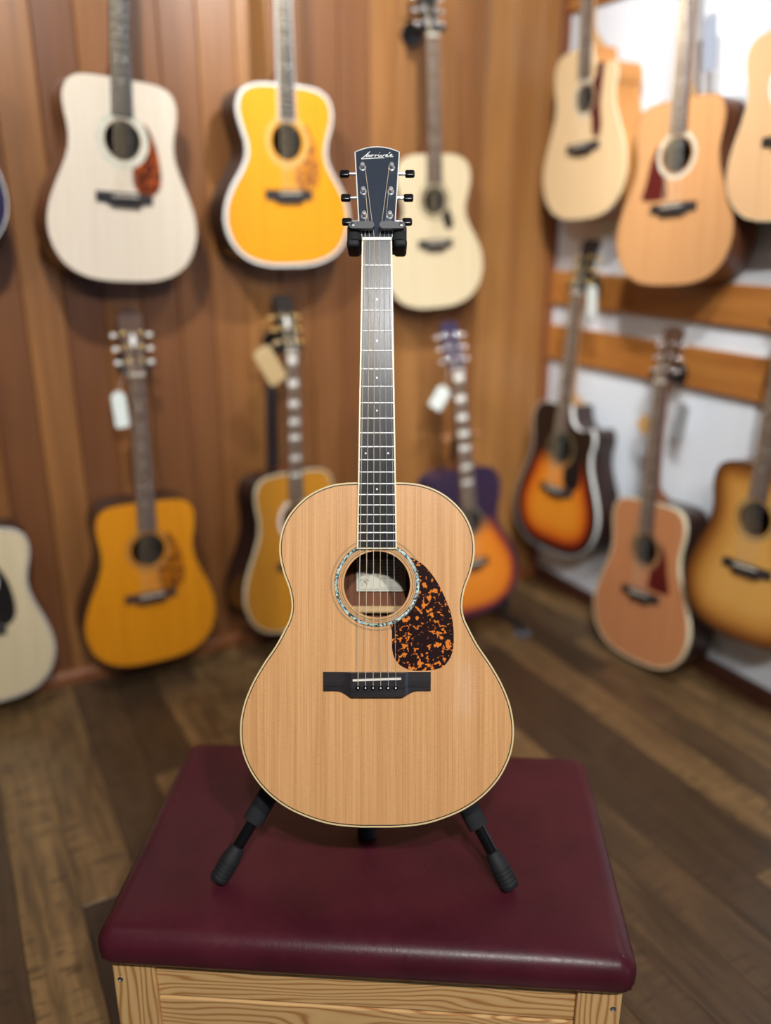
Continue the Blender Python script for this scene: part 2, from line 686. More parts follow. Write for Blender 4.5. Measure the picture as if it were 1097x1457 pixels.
def rounded_cushion(w, d, h, r):
    def axis(L, n):
        half = L / 2
        pts = [-half + r * (1 - math.cos(math.pi / 2 * i / 6)) for i in range(6)]
        mid = [-half + r + (L - 2 * r) * i / n for i in range(n + 1)]
        return pts + mid + [-p for p in reversed(pts)]
    ax, ay, az = axis(w, 22), axis(d, 14), axis(h, 2)
    idx, vs, fs = {}, [], []

    def vert(p):
        k = tuple(round(c, 6) for c in p)
        if k not in idx:
            q = Vector([max(-s / 2 + r, min(s / 2 - r, c)) for c, s in zip(p, (w, d, h))])
            e = Vector(p) - q
            v = q + e.normalized() * r if e.length > 1e-9 else Vector(p)
            # soft crown and slightly bellied sides
            cx, cy = max(0, 1 - abs(2 * v.x / w) ** 6), max(0, 1 - abs(2 * v.y / d) ** 6)
            if v.z > 0:
                v.z += 0.006 * cx * cy * (v.z / (h / 2))
            bul = 0.004 * math.cos(math.pi * max(-0.5, min(0.5, v.z / h)))
            v.x += math.copysign(bul, v.x) * abs(2 * v.x / w) ** 8
            v.y += math.copysign(bul, v.y) * abs(2 * v.y / d) ** 8
            idx[k] = len(vs)
            vs.append(v)
        return idx[k]
    for (A, B, fn) in ((ax, ay, lambda a, b, s: (a, b, s * h / 2)), (ax, az, lambda a, b, s: (a, s * d / 2, b)), (ay, az, lambda a, b, s: (s * w / 2, a, b))):
        for s in (-1, 1):
            for i in range(len(A) - 1):
                for j in range(len(B) - 1):
                    q = [vert(fn(A[i], B[j], s)), vert(fn(A[i + 1], B[j], s)), vert(fn(A[i + 1], B[j + 1], s)), vert(fn(A[i], B[j + 1], s))]
                    if len(set(q)) >= 3:
                        fs.append(tuple(dict.fromkeys(q)))
    return vs, fs


def leather_mat():
    t = NT('burgundy_leather')
    v = t.coords((420, 420, 420))
    vo = t.n('ShaderNodeTexVoronoi')
    t.l(v, vo.inputs['Vector'])
    vo.inputs['Scale'].default_value = 1.0
    n1 = t.noise(t.mapped((8, 8, 8)), 1.0, 4, 0.6)
    n2 = t.noise(t.mapped((70, 30, 30)), 1.0, 4, 0.7, 1.5)
    c = t.ramp(n1, [(0.3, srgb(62, 22, 31)), (0.7, srgb(80, 29, 40))])
    t.l(c, t.b.inputs['Base Color'])
    t.l(t.ramp(n2, [(0.3, (0.27,) * 3 + (1,)), (0.7, (0.40,) * 3 + (1,))]), t.b.inputs['Roughness'])
    t.b.inputs['Specular IOR Level'].default_value = 0.24
    h = t.math('ADD', t.math('MULTIPLY', vo.outputs['Distance'], 0.35), t.math('MULTIPLY', n2, 0.9))
    t.bump(h, 0.22, 0.0008)
    return t.m


LEATHER = leather_mat()
vs, fs = rounded_cushion(BWD, BDP, BTH, 0.026)
cush = make('seat_cushion', [v + Vector((0, 0, BENCH_TOP - BTH / 2 - 0.006)) for v in vs], fs, LEATHER, bench, True)
# pinched corner seams of the cover
for sx in (-1, 1):
    for sy in (-1, 1):
        cx, cy = sx * (BWD / 2 - 0.0075), sy * (BDP / 2 - 0.0075)
        pts = [(cx - sx * 0.012, cy - sy * 0.012, BENCH_TOP - 0.008), (cx - sx * 0.004, cy - sy * 0.004, BENCH_TOP - 0.016),
               (cx + sx * 0.002, cy + sy * 0.002, BENCH_TOP - 0.034), (cx + sx * 0.001, cy + sy * 0.001, BENCH_TOP - 0.058)]
        MB().tube(pts, 0.0018, 6).build('corner_seam', LEATHER, cush, True)

M_PINE_H = None


def pine(name, axis):
    """flowing growth lines along axis that bend round a few knots"""
    t = NT(name)
    one = [1, 1, 1]
    t.coords(tuple(one), True)
    lo = [9, 9, 9]
    lo[axis] = 2.4
    n_lo = t.noise(t.mapped(tuple(lo)), 1.0, 2, 0.5, 0.3)
    sx = t.n('ShaderNodeSeparateXYZ')
    t.l(t.raw, sx.inputs[0])
    across = sx.outputs[2 if axis != 2 else 0]
    ph = t.math('ADD', t.math('MULTIPLY', across, 620.0), t.math('MULTIPLY', n_lo, 60.0))
    vo = t.n('ShaderNodeTexVoronoi')
    k = [6.5, 6.5, 6.5]
    k[axis] = 3.4
    t.l(t.mapped(tuple(k)), vo.inputs['Vector'])
    vo.inputs['Scale'].default_value = 1.0
    dist = vo.outputs['Distance']
    pull = t.math('MULTIPLY', t.ramp(dist, [(0.0, (1, 1, 1, 1)), (0.42, (0, 0, 0, 1))], 'EASE'), 26.0)
    ph = t.math('ADD', ph, pull)
    wv = t.math('SINE', ph)
    f = t.math('ADD', t.math('MULTIPLY', wv, 0.5), 0.5)
    c = t.ramp(f, [(0.0, srgb(226, 186, 128)), (0.6, srgb(218, 176, 116)), (0.92, srgb(190, 138, 84)), (1.0, srgb(170, 116, 68))])
    fn = [900, 900, 900]
    fn[axis] = 14
    n1 = t.noise(t.mapped(tuple(fn)), 1.0, 3, 0.6)
    c = t.mix(t.math('MULTIPLY', n1, 0.35), c, srgb(196, 146, 92))
    kn = t.ramp(dist, [(0.07, (1, 1, 1, 1)), (0.13, (0, 0, 0, 1))])
    c = t.mix(t.math('MULTIPLY', kn, 0.85), c, srgb(120, 76, 50))
    t.l(c, t.b.inputs['Base Color'])
    t.set(Roughness=0.45)
    t.b.inputs['Coat Weight'].default_value = 0.1
    return t.m


PINE_X, PINE_Z = pine('pine_along', 0), pine('pine_upright', 2)
FW, FD, FZ = 0.775, 0.47, BENCH_TOP - BTH - 0.006
PW = 0.066
for sx in (-1, 1):
    for sy in (-1, 1):
        x0, x1 = sorted((sx * FW / 2, sx * (FW / 2 - PW)))
        y0, y1 = sorted((sy * FD / 2, sy * (FD / 2 - 0.03)))
        leg = MB().bbox(x0, x1, y0, y1, 0, FZ + 0.004, 0.003, 2).build('leg', PINE_Z, bench)
        if sy < 0:
            MB().lathe([(0.0045, 0), (0.0045, 0.0012), (0.003, 0.0018), (0.0028, 0.0008)], (sx * (FW / 2 - 0.012), y0, FZ - 0.035), (0, -1, 0), 14).build('screw', plain('zinc', srgb(190, 195, 200), 0.3, 1.0), leg)
xi = FW / 2 - PW
for sy in (-1, 1):
    yf = sy * (FD / 2 - 0.008)
    yb = yf - sy * 0.018
    for (z0, z1) in ((FZ - 0.072, FZ - 0.014), (FZ - 0.136, FZ - 0.0765), (FZ - 0.2, FZ - 0.1405), (FZ - 0.264, FZ - 0.2045)):
        MB().bbox(-xi, xi, min(yf, yb), max(yf, yb), z0, z1, 0.0025, 2).build('front_board' if sy < 0 else 'back_board', PINE_X, bench)
    yr = sorted((yf - sy * 0.004, yb))
    MB().bbox(-xi, xi, yr[0], yr[1], FZ - 0.015, FZ + 0.003, 0.0015, 1).build('lid_rail', PINE_X, bench)
PINE_Y = pine('pine_sideways', 1)
for sx in (-1, 1):
    x0, x1 = sorted((sx * (FW / 2 - 0.008), sx * (FW / 2 - 0.026)))
    for (z0, z1) in ((FZ - 0.072, FZ + 0.002), (FZ - 0.136, FZ - 0.0765), (FZ - 0.2, FZ - 0.1405), (FZ - 0.264, FZ - 0.2045)):
        MB().bbox(x0, x1, -FD / 2 + 0.03, FD / 2 - 0.03, z0, z1, 0.0025, 2).build('side_board', PINE_Y, bench)

# ------------------------------------------------------------------ guitar builder
CREAM = srgb(232, 222, 190)
M_CREAM = plain('cream_binding', CREAM, 0.35)
M_BONE = plain('bone', srgb(238, 234, 222), 0.3)
M_EBONY = wood('ebony', srgb(56, 55, 58), srgb(24, 24, 27), axis=1, fine=420, along=16, coarse=90, rough=0.27, bump=0.14, spec=0.28)
M_EBONYX = wood('ebony_cross', srgb(58, 54, 56), srgb(30, 28, 30), axis=0, fine=400, along=12, coarse=70, rough=0.28, bump=0.02)
M_ROSE = wood('rosewood', srgb(92, 62, 46), srgb(52, 34, 27), axis=1, fine=300, along=8, coarse=50, rough=0.45)
M_CHROME = plain('chrome', srgb(236, 236, 240), 0.2, 0.75)
M_GOLD = plain('gold', srgb(236, 204, 130), 0.25, 0.7)
M_NICKEL = plain('fret_nickel', srgb(232, 234, 232), 0.38, 0.45)
M_FRET2 = plain('fret_aged', srgb(150, 150, 148), 0.45, 0.6)
M_STRING = plain('bronze_string', srgb(236, 220, 190), 0.35, 0.35)
M_STEEL = plain('steel_string', srgb(222, 226, 228), 0.35, 0.4)
M_BLACKPL = plain('black_plastic', srgb(16, 16, 19), 0.25)
M_BLACKLINE = plain('black_line', srgb(28, 24, 22), 0.5)
M_PEARL = plain('pearl', srgb(236, 238, 236), 0.2)
M_DARKIN = plain('dark_inside', srgb(60, 42, 30), 0.8)

PROF = {
    'L': [(0, 0), (38, .8), (77.9, 6.6), (120.7, 22.2), (151.8, 41.7), (175.2, 65), (190.8, 90), (200.5, 117.6), (202.6, 148.7), (197.6, 179.9),
          (185.7, 211), (168.2, 242), (149.9, 269), (137, 292.8), (128.9, 311), (126.3, 330), (130, 353), (139.2, 379), (144.4, 406), (142.9, 431),
          (135, 454.3), (121.5, 473.8), (102, 491.3), (79.8, 503), (56, 509.3), (28, 510.9), (0, 511)],
    'D': [(0, 0), (60, 2), (110, 12), (150, 33), (180, 68), (196, 113), (198.5, 150), (192, 190), (176, 235), (157, 278), (142, 318), (137, 350),
          (138.5, 380), (144, 410), (147, 440), (144, 465), (132, 488), (108, 502), (75, 507), (35, 508), (0, 508)],
    'O': [(0, 0), (60, 2), (108, 13), (146, 34), (174, 68), (188, 108), (190, 140), (183, 180), (164, 222), (140, 260), (124, 292), (119.5, 318),
          (123, 345), (133, 378), (140.5, 410), (140, 435), (130, 462), (108, 481), (75, 490), (35, 492), (0, 492)],
}
PROF['P'] = [(x * 0.9, y * 0.965) for x, y in PROF['O']]
CUT = [(143, 385), (144.5, 410), (139, 432), (124, 444), (101, 438), (74, 436), (50, 448), (36, 472), (30, 500), (27, 508)]


def spline(pts, per=4):
    n = len(pts)
    out = []
    for i in range(n):
        p0, p1, p2, p3 = (Vector((*pts[(i + k - 1) % n], 0)) for k in range(4))
        for j in range(per):
            t = j / per
            q = 0.5 * ((2 * p1) + (p2 - p0) * t + (2 * p0 - 5 * p1 + 4 * p2 - p3) * t * t + (3 * p1 - p0 - 3 * p2 + p3) * t ** 3)
            out.append((q.x, q.y))
    return out


def outline(kind, cut=False, per=4):
    h = PROF[kind]
    right = list(h)
    if cut:
        right = [p for p in h if p[1] < 382] + CUT + [(0, 508)]
    left = [(-x, y) for x, y in reversed(h[1:-1])]
    pts = [(x / 1000, y / 1000) for x, y in right + left]
    return spline(pts, per)


def inset(poly, d):
    n = len(poly)
    out = []
    for i in range(n):
        a, b = Vector(poly[i - 1]), Vector(poly[(i + 1) % n])
        t = (b - a).normalized()
        nrm = Vector((-t.y, t.x))        # inward for a counter-clockwise outline
        out.append(tuple(Vector(poly[i]) + nrm * d))
    return out


def circle(cx, cy, r, n=64):
    return [(cx + r * math.cos(2 * math.pi * i / n), cy + r * math.sin(2 * math.pi * i / n)) for i in range(n)]


GUARDS = {
    # points in millimetres from the sound hole centre, after the arc round the hole
    'teardrop': [(22.2, -70), (22.2, -93), (26.5, -110), (36.5, -121), (53.5, -127.4), (79, -127), (96.3, -122.5), (106.3, -112.5), (112.8, -95.5),
                 (113.4, -67), (109.1, -41.3), (99, -15.7), (85, 10), (67.8, 29.9), (50, 40)],
    'dread': [(24, -75), (24, -100), (34, -122), (54, -133), (80, -131), (98, -114), (104, -88), (101, -50), (92, -10), (78, 24), (62, 46)],
    'swoop': [(30, -62), (26, -92), (24, -112), (50, -118), (84, -118), (112, -112), (106, -86), (96, -50), (86, -6), (68, 30)],
    'drop': [(28, -52), (32, -70), (42, -86), (54, -92), (66, -86), (70, -72), (66, -52), (58, -34), (50, -20)],
    'long': [(36, -60), (40, -96), (50, -118), (64, -122), (78, -112), (82, -80), (76, -40), (78, 0), (84, 50), (86, 84), (70, 92), (54, 84), (52, 60)],
}


def arc_guard(kind, R, cy, mirror):
    pts = GUARDS[kind]
    a0 = math.atan2(pts[-1][1], pts[-1][0])
    a1 = math.atan2(pts[0][1], pts[0][0])
    arc = [(R * math.cos(a0 + (a1 - a0) * i / 16), R * math.sin(a0 + (a1 - a0) * i / 16)) for i in range(17)]
    # smooth outer part
    P = [arc[-1]] + [(x / 1000, y / 1000) for x, y in pts] + [arc[0]]
    sm = []
    for i in range(len(P) - 1):
        p0, p1, p2, p3 = (Vector((*P[max(0, min(len(P) - 1, i + k - 1))], 0)) for k in range(4))
        for j in range(3):
            t = j / 3
            q = 0.5 * ((2 * p1) + (p2 - p0) * t + (2 * p0 - 5 * p1 + 4 * p2 - p3) * t * t + (3 * p1 - p0 - 3 * p2 + p3) * t ** 3)
            sm.append((q.x, q.y))
    poly = arc + sm[1:]
    s = -1 if mirror else 1
    return [(s * x, y + cy) for x, y in poly]


def build_guitar(M, name, label, cat, group, S):
    """S: dict of the instrument's own features; lengths in metres"""
    root = empty(name, M, label, cat, group)
    kind, cut = S.get('shape', 'D'), S.get('cut', False)
    per = S.get('per', 3)
    poly = [(x * S.get('wmul', 1.0), y) for x, y in outline(kind, cut, per)]
    BL = PROF[kind][-1][1] / 1000
    scale = S.get('scale', 0.645)
    jf = S.get('joint', 14)
    nutY = BL + scale * (1 - 2 ** (-jf / 12)) + S.get('nut_adj', 0.0)
    sadY = nutY - scale
    hy, hr = S.get('hole_y', nutY - scale * 0.785), S.get('hole_r', 0.050)
    dt, dn = S.get('depth', (0.118, 0.098))
    top, side = S['top'], S['side']
    bind = S.get('bind', M_CREAM)
    bw = S.get('bind_w', 0.0025)
    detail = S.get('detail', False)
    n = len(poly)

    def depth(y):
        return dt + (dn - dt) * max(0, min(1, y / BL))
    # sides and arched back
    vs = [(x, y, -0.0008) for x, y in poly] + [(x, y, -depth(y)) for x, y in poly]
    fs = [(i, (i + 1) % n, n + (i + 1) % n, n + i) for i in range(n)]
    ins = inset(poly, 0.006)
    vs += [(x, y, -depth(y) - 0.0015) for x, y in ins]
    fs += [(n + i, n + (i + 1) % n, 2 * n + (i + 1) % n, 2 * n + i) for i in range(n)]
    cyb = BL * 0.45
    for f, dz in ((0.7, 0.006), (0.35, 0.009)):
        k0 = len(vs)
        vs += [(x * f, cyb + (y - cyb) * f, -depth(cyb + (y - cyb) * f) - 0.0015 - dz) for x, y in ins]
        fs += [(k0 - n + i, k0 - n + (i + 1) % n, k0 + (i + 1) % n, k0 + i) for i in range(n)]
    vs.append((0, cyb, -depth(cyb) - 0.0115))
    fs += [(len(vs) - 1 - n + i, len(vs) - 1 - n + (i + 1) % n, len(vs) - 1) for i in range(n)]
    make('body_shell', vs, fs, side, root, True, 40)
    # soundboard with its hole
    inn = inset(poly, bw)
    rings = S.get('rings', 2)
    hc = []
    for x, y in inn:
        a = math.atan2(y - hy, x)
        hc.append((hr * math.cos(a), hy + hr * math.sin(a)))
    vs, fs = [], []
    for (x, y) in hc:
        vs.append((x, y, -0.003))
    for r in range(rings + 1):
        f = r / rings
        for (hx, hyy), (x, y) in zip(hc, inn):
            vs.append((hx + (x - hx) * f, hyy + (y - hyy) * f, 0.0))
    for r in range(rings + 1):
        fs += [(r * n + i, r * n + (i + 1) % n, (r + 1) * n + (i + 1) % n, (r + 1) * n + i) for i in range(n)]
    sb = make('soundboard', vs, fs, top, root)
    if S.get('burst'):
        at = sb.data.attributes.new('edge', 'FLOAT', 'POINT')
        for i, v in enumerate(vs):
            at.data[i].value = min((v[0] - x) ** 2 + (v[1] - y) ** 2 for x, y in inn) ** 0.5
    MB().ring(inset(poly, -0.0003), inn, -S.get('bind_d', 0.006), 0.0003).build('binding', bind, root)
    if S.get('purfling', True):
        pw = S.get('purf_w', 0.0016)
        MB().ring(inset(poly, bw + 0.0002), inset(poly, bw + 0.0002 + pw), -0.001, 0.0002).build('purfling', S.get('purf_mat', M_BLACKLINE), root)
    # rosette
    for (r0, r1, m) in S.get('rosette', [(1.13, 1.34, M_PEARL)]):
        MB().ring(circle(0, hy, hr * r1), circle(0, hy, hr * r0), -0.001, 0.00035).build('rosette_ring', m, root)
    # pickguard
    if S.get('guard'):
        g = arc_guard(S['guard'], hr * S.get('guard_r', 1.3), hy, S.get('lefty', False))
        MB().prism(g, 0.0001, 0.0009).build('pickguard', S['guard_mat'], root)
    # bridge
    bs = S.get('bridge_w', 0.155) / 0.1592
    bm_ = S.get('bridge_mat', M_EBONYX)
    st = [(-79.6, 0, .0030), (-79.2, 0, .0036), (-61, 0, .0036), (-56, -.6, .0036), (-50, -2.8, .0037), (-44, -5.6, .0055), (-38.5, -7.6, .0092), (-35, -7.9, .0096), (0, -7.9, .0096),
          (35, -7.9, .0096), (38.5, -7.6, .0092), (44, -5.6, .0055), (50, -2.8, .0037), (56, -.6, .0036), (61, 0, .0036), (79.2, 0, .0036), (79.6, 0, .0030)]
    vs, fs = [], []
    y1, y0 = sadY + 0.0095, sadY - 0.0185
    for X, dy, z in st:
        X *= bs / 1000
        yb = y0 + dy / 1000
        e = 0.0008
        vs += [(X, yb, 0), (X, yb, z - e), (X, yb + e, z), (X, y1 - e, z), (X, y1, z - e), (X, y1, 0)]
    for i in range(len(st) - 1):
        for k in range(6):
            k2 = (k + 1) % 6
            fs.append((i * 6 + k, i * 6 + k2, (i + 1) * 6 + k2, (i + 1) * 6 + k))
    fs += [tuple(range(5, -1, -1)), tuple((len(st) - 1) * 6 + k for k in range(6))]
    br = make('bridge', vs, fs, bm_, root, True, 25)
    sl = 0.0011
    MB().add([(-.0355, sadY - sl - .0016, .008), (.0355, sadY + sl - .0016, .008), (.0355, sadY + sl + .0016, .008), (-.0355, sadY - sl + .0016, .008),
              (-.0355, sadY - sl - .0013, .0125), (.0355, sadY + sl - .0013, .0125), (.0355, sadY + sl + .0013, .0125), (-.0355, sadY - sl + .0013, .0125)],
             [(0, 1, 2, 3), (4, 5, 6, 7), (0, 1, 5, 4), (1, 2, 6, 5), (2, 3, 7, 6), (3, 0, 4, 7)]).build('saddle', M_BONE, br)
    pinx = [(-27.75 + 11.1 * i) / 1000 * min(1.0, bs) for i in range(6)]
    pinY = sadY - 0.0118
    pin0 = None
    for x in pinx:
        if pin0 is None:
            pin0 = MB().lathe([(0.0028, 0.008), (0.0033, 0.0108), (0.0032, 0.0128), (0.0022, 0.0142), (0.0006, 0.0146)], (0, 0, 0), (0, 0, 1), 12).build('bridge_pin', S.get('pin_mat', M_BLACKPL), br, True)
            dot = MB().lathe([(0.0013, 0.0143), (0.0011, 0.0149)], (0, 0, 0), (0, 0, 1), 10).build('pin_dot', M_PEARL) if detail else None
            if dot:
                dmesh = dot.data
                bpy.data.objects.remove(dot)
            o = pin0
        else:
            o = bpy.data.objects.new('bridge_pin', pin0.data)
            COL.objects.link(o)
            o.parent = br
        o.location = (x, pinY, 0)
        if detail:
            d2 = bpy.data.objects.new('pin_dot', dmesh)
            COL.objects.link(d2)
            d2.parent = br
            d2.location = (x, pinY, 0)
    # neck, heel
    nw, ew = S.get('nut_w', 0.0435), S.get('end_w', 0.0565)
    fend = nutY - scale * (1 - 2 ** (-S.get('frets', 20) / 12)) - S.get('board_extra', 0.008)

    def hwid(y):
        return (nw + (ew - nw) * (nutY - y) / (nutY - fend)) / 2
    secs = []
    for (dy, dp) in ((-0.001, dn * 0.9), (0.012, dn * 0.72), (0.028, 0.045), (0.05, 0.027), (0.09, 0.022), (nutY - BL - 0.02, 0.019), (nutY - BL + 0.004, 0.0175)):
        secs.append((BL + dy, dp))
    vs, fs = [], []
    m = 10
    for (y, dp) in secs:
        w = hwid(y) - 0.0008
        if dp > 0.04:
            w2 = w
        for k in range(m + 1):
            a = math.pi * k / m
            ex = 0.75
            cx, sn = math.cos(a), math.sin(a)
            vs.append((w * math.copysign(abs(cx) ** ex, cx), y, -dp * (sn ** ex if sn > 0 else 0)))
    for i in range(len(secs) - 1):
        for k in range(m):
            fs.append((i * (m + 1) + k, i * (m + 1) + k + 1, (i + 1) * (m + 1) + k + 1, (i + 1) * (m + 1) + k))
        fs.append((i * (m + 1) + m, i * (m + 1), (i + 1) * (m + 1), (i + 1) * (m + 1) + m))
    fs += [tuple(range(m, -1, -1)), tuple((len(secs) - 1) * (m + 1) + k for k in range(m + 1))]
    make('neck', vs, fs, S['neck'], root, True, 50)
    # fingerboard
    FT = 0.006
    fbm = S.get('board', M_ROSE)
    fb = MB().prism([(-hwid(fend), fend), (hwid(fend), fend), (hwid(nutY), nutY), (-hwid(nutY), nutY)], 0.0001, FT).build('fingerboard', fbm, root)
    if S.get('board_bind'):
        for s in (-1, 1):
            pl = [(s * (hwid(y) + d), y) for y, d in ((fend, -.0018), (fend, .0004), (nutY, .0004), (nutY, -.0018))]
            MB().prism(pl, 0.0, FT + 0.0002).build('board_binding', S['board_bind'], fb)
        MB().box(-hwid(fend) - .0004, hwid(fend) + .0004, fend - 0.0014, fend + 0.0004, 0.0, FT + 0.0002).build('board_binding', S['board_bind'], fb)

    def fy(k):
        return nutY - scale * (1 - 2 ** (-k / 12))
    fr = 0.0012 if not detail else 0.0011
    for k in range(1, S.get('frets', 20) + 1):
        y = fy(k)
        w = hwid(y) - 0.0006
        pr = [(-fr, 0), (-fr * .7, .0007), (0, .0011), (fr * .7, .0007), (fr, 0)]
        MB().add([(x, y + q, FT + z) for x in (-w, w) for q, z in pr],
                 [(a, a + 1, a + 6, a + 5) for a in range(4)] + [(4, 3, 2, 1, 0), (5, 6, 7, 8, 9), (0, 5, 9, 4)]).build('fret', M_NICKEL if detail else M_FRET2, fb, True, 60)
    inl = S.get('inlay', 'dot')
    if inl == 'dot':
        for k in (3, 5, 7, 9, 12, 15):
            yc = (fy(k) + fy(k - 1)) / 2
            for x in ((-0.0165, 0.0165) if (k == 12 and detail) else ((-0.011, 0.011) if k == 12 else (0.0,))):
                r = 0.0015 if detail else 0.0028
                MB().lathe([(r, FT - 0.0005), (r, FT + 0.0002)], (x, yc, 0), (0, 0, 1), 12).build('inlay_dot', M_PEARL, fb)
    elif inl == 'block':
        for k in (1, 3, 5, 7, 9, 12, 15):
            ya, yb2 = fy(k), fy(k - 1)
            q = (yb2 - ya) * 0.22
            w = hwid(ya) * 0.72
            MB().box(-w, w, ya + q, yb2 - q, FT - 0.0005, FT + 0.0002).build('inlay_block', M_PEARL, fb)
    MB().bbox(-hwid(nutY) - .0003, hwid(nutY) + .0003, nutY, nutY + 0.0045, 0.0, FT + 0.0022, 0.0006, 1).build('nut', M_BONE, root)
    # headstock, tilted back about the nut
    ht = S.get('head', {})
    hl, hw0, hw1 = ht.get('len', 0.150), ht.get('w0', 0.0235), ht.get('w1', 0.0345)
    tilt = Matrix.Translation((0, nutY + 0.0045, FT - 0.001)) @ Matrix.Rotation(math.radians(-13), 4, 'X')
    topk = ht.get('top', 'arch')
    half = [(hw0 - 0.001, 0), (hw0 + 0.0003, 0.010), (ht.get('wm', hw0 + 0.0045), 0.028), (hw1, hl - 0.009)]
    if topk == 'arch':
        cap = [(hw1 * math.cos(math.pi * k / 12) if 0 < k < 12 else hw1 * (1 if k == 0 else -1), hl - 0.009 + 0.0095 * math.sin(math.pi * k / 12) ** 0.9) for k in range(13)]
        cap = [(hw1 - 2 * hw1 * k / 12, hl - 0.009 + 0.0092 * (1 - (1 - 2 * k / 12) ** 2)) for k in range(1, 12)]
    elif topk == 'peak':
        cap = [(hw1 * 0.62, hl + 0.004), (0, hl + 0.022), (-hw1 * 0.62, hl + 0.004)]
    elif topk == 'open':
        cap = [(hw1 * 0.8, hl + 0.004), (hw1 * 0.35, hl + 0.008), (0, hl + 0.002), (-hw1 * 0.35, hl + 0.008), (-hw1 * 0.8, hl + 0.004)]
    else:
        cap = [(hw1 * 0.6, hl), (-hw1 * 0.6, hl)]
    hp = half + cap + [(-x, y) for x, y in reversed(half)]
    hd = MB().prism(hp, -0.0145, 0.0).xf(tilt).build('headstock', ht.get('mat', M_BLACKPL), root)
    if ht.get('bind'):
        k0 = [(x, y) for x, y in hp if y > 0.005]
        cen = Vector((0, hl * 0.5))
        o_, i_ = inset(hp, -0.0004), inset(hp, 0.0013)
        MB().ring(o_, i_, -0.004, 0.0003).xf(tilt).build('head_binding', ht['bind'], hd)
    if ht.get('inlay'):
        c = hl * 0.55
        MB().prism([(0, c - .022), (0.009, c), (0, c + .022), (-0.009, c)], 0, 0.0005).xf(tilt).build('head_inlay', ht['inlay'], hd)
    tm, bm2 = ht.get('tuner', M_CHROME), ht.get('button', M_CHROME)
    tun = []
    ys = ht.get('ys', (0.036, 0.073, 0.110))
    for s in (-1, 1):
        for k, yy in enumerate(ys):
            pxx = s * ht.get('px', (0.0185, 0.020, 0.0215))[k]
            wd = half[2][0] + (hw1 - half[2][0]) * (yy - 0.028) / (hl - 0.037)
            t = MB().lathe([(0.0052, 0.0), (0.0052, 0.0012), (0.0036, 0.002), (0.0034, 0.0062), (0.0028, 0.0075), (0.0034, 0.0088), (0.0030, 0.0105), (0.001, 0.011)], (pxx, yy, 0), (0, 0, 1), 16)
            t.tube([(s * (wd - 0.006), yy - 0.004, -0.0085), (s * (wd + 0.0045), yy - 0.004, -0.0085), (s * (wd + 0.0105), yy - 0.004, -0.0085)], [0.0032, 0.0026, 0.0024], 10)
            t.bbox(s * (wd - 0.016) if s > 0 else s * (wd - 0.001), s * (wd - 0.001) if s > 0 else s * (wd - 0.016), yy - 0.010, yy + 0.008, -0.0205, -0.0145, 0.002, 1)
            to = t.xf(tilt).build('tuner', tm, root, True)
            x0, x1 = sorted((s * (wd + 0.0095), s * (wd + 0.0245)))
            bb = MB().bbox(x0, x1, yy - 0.0095, yy + 0.0015, -0.0125, -0.0045, 0.0028, 3)
            bb.xf(tilt).build('tuner_button', bm2, to, True)
            tun.append((s, k, tilt @ Vector((pxx, yy, 0.0075))))
    # strings
    order = [(-1, 0), (-1, 1), (-1, 2), (1, 2), (1, 1), (1, 0)]
    for i in range(6):
        xn = (-0.0178 + 0.0356 * i / 5) * nw / 0.0435
        sY = sadY + sl * (pinx[i] / .0355)
        tp = next(p for s, k, p in tun if (s, k) == order[i])
        r = (0.00062, 0.00054, 0.00046, 0.0004, 0.0003, 0.00026)[i]
        if not detail:
            r *= 1.1
        pts = [(pinx[i], pinY + 0.001, 0.0115), (pinx[i], sY, 0.0131), (xn, nutY, FT + 0.0022), tuple(Vector(tp) + Vector((-0.0032 * (1 if tp[0] < 0 else -1) * -1, 0, 0)))]
        MB().tube(pts, r, 5).build('string', M_STRING if i < 4 else M_STEEL, root)
    return dict(root=root, nutY=nutY, BL=BL, hy=hy, hr=hr, tilt=tilt, head=hd, hl=hl, depth=depth, M=M, scale=scale)


# ------------------------------------------------------------------ the guitar on the stand
butt = at_depth(536.4, 1177, 1.25)
MAIN_M = frame_matrix(butt, R_, U_)
M_CEDAR = soundboard_mat('cedar_top', srgb(226, 175, 120), srgb(194, 138, 86), coat=0.6, rough=0.35)
M_WALNUT = wood('sapele_side', srgb(136, 86, 56), srgb(92, 54, 36), axis=1, fine=220, along=8, coarse=40, rough=0.4, coat=0.2)
M_MAHOG = wood('mahogany_neck', srgb(150, 92, 58), srgb(104, 60, 38), axis=1, fine=240, along=8, coarse=40, rough=0.45)
ABALONE = shell('abalone', [srgb(176, 204, 204), srgb(84, 112, 110), srgb(214, 226, 226), srgb(116, 140, 112), srgb(150, 178, 194), srgb(70, 84, 80), srgb(190, 206, 190)])
TORT_MAIN = tortoise('tortoise_dark', srgb(36, 18, 17), srgb(222, 128, 46), 150.0, 0.582, srgb(64, 24, 22), 0.5)
M_BINDWOOD = plain('maple_binding', srgb(222, 200, 150), 0.35)
M_HEADPLATE = plain('head_veneer', srgb(50, 58, 70), 0.28)
M_LINE = plain('rosette_line', srgb(120, 108, 78), 0.4)
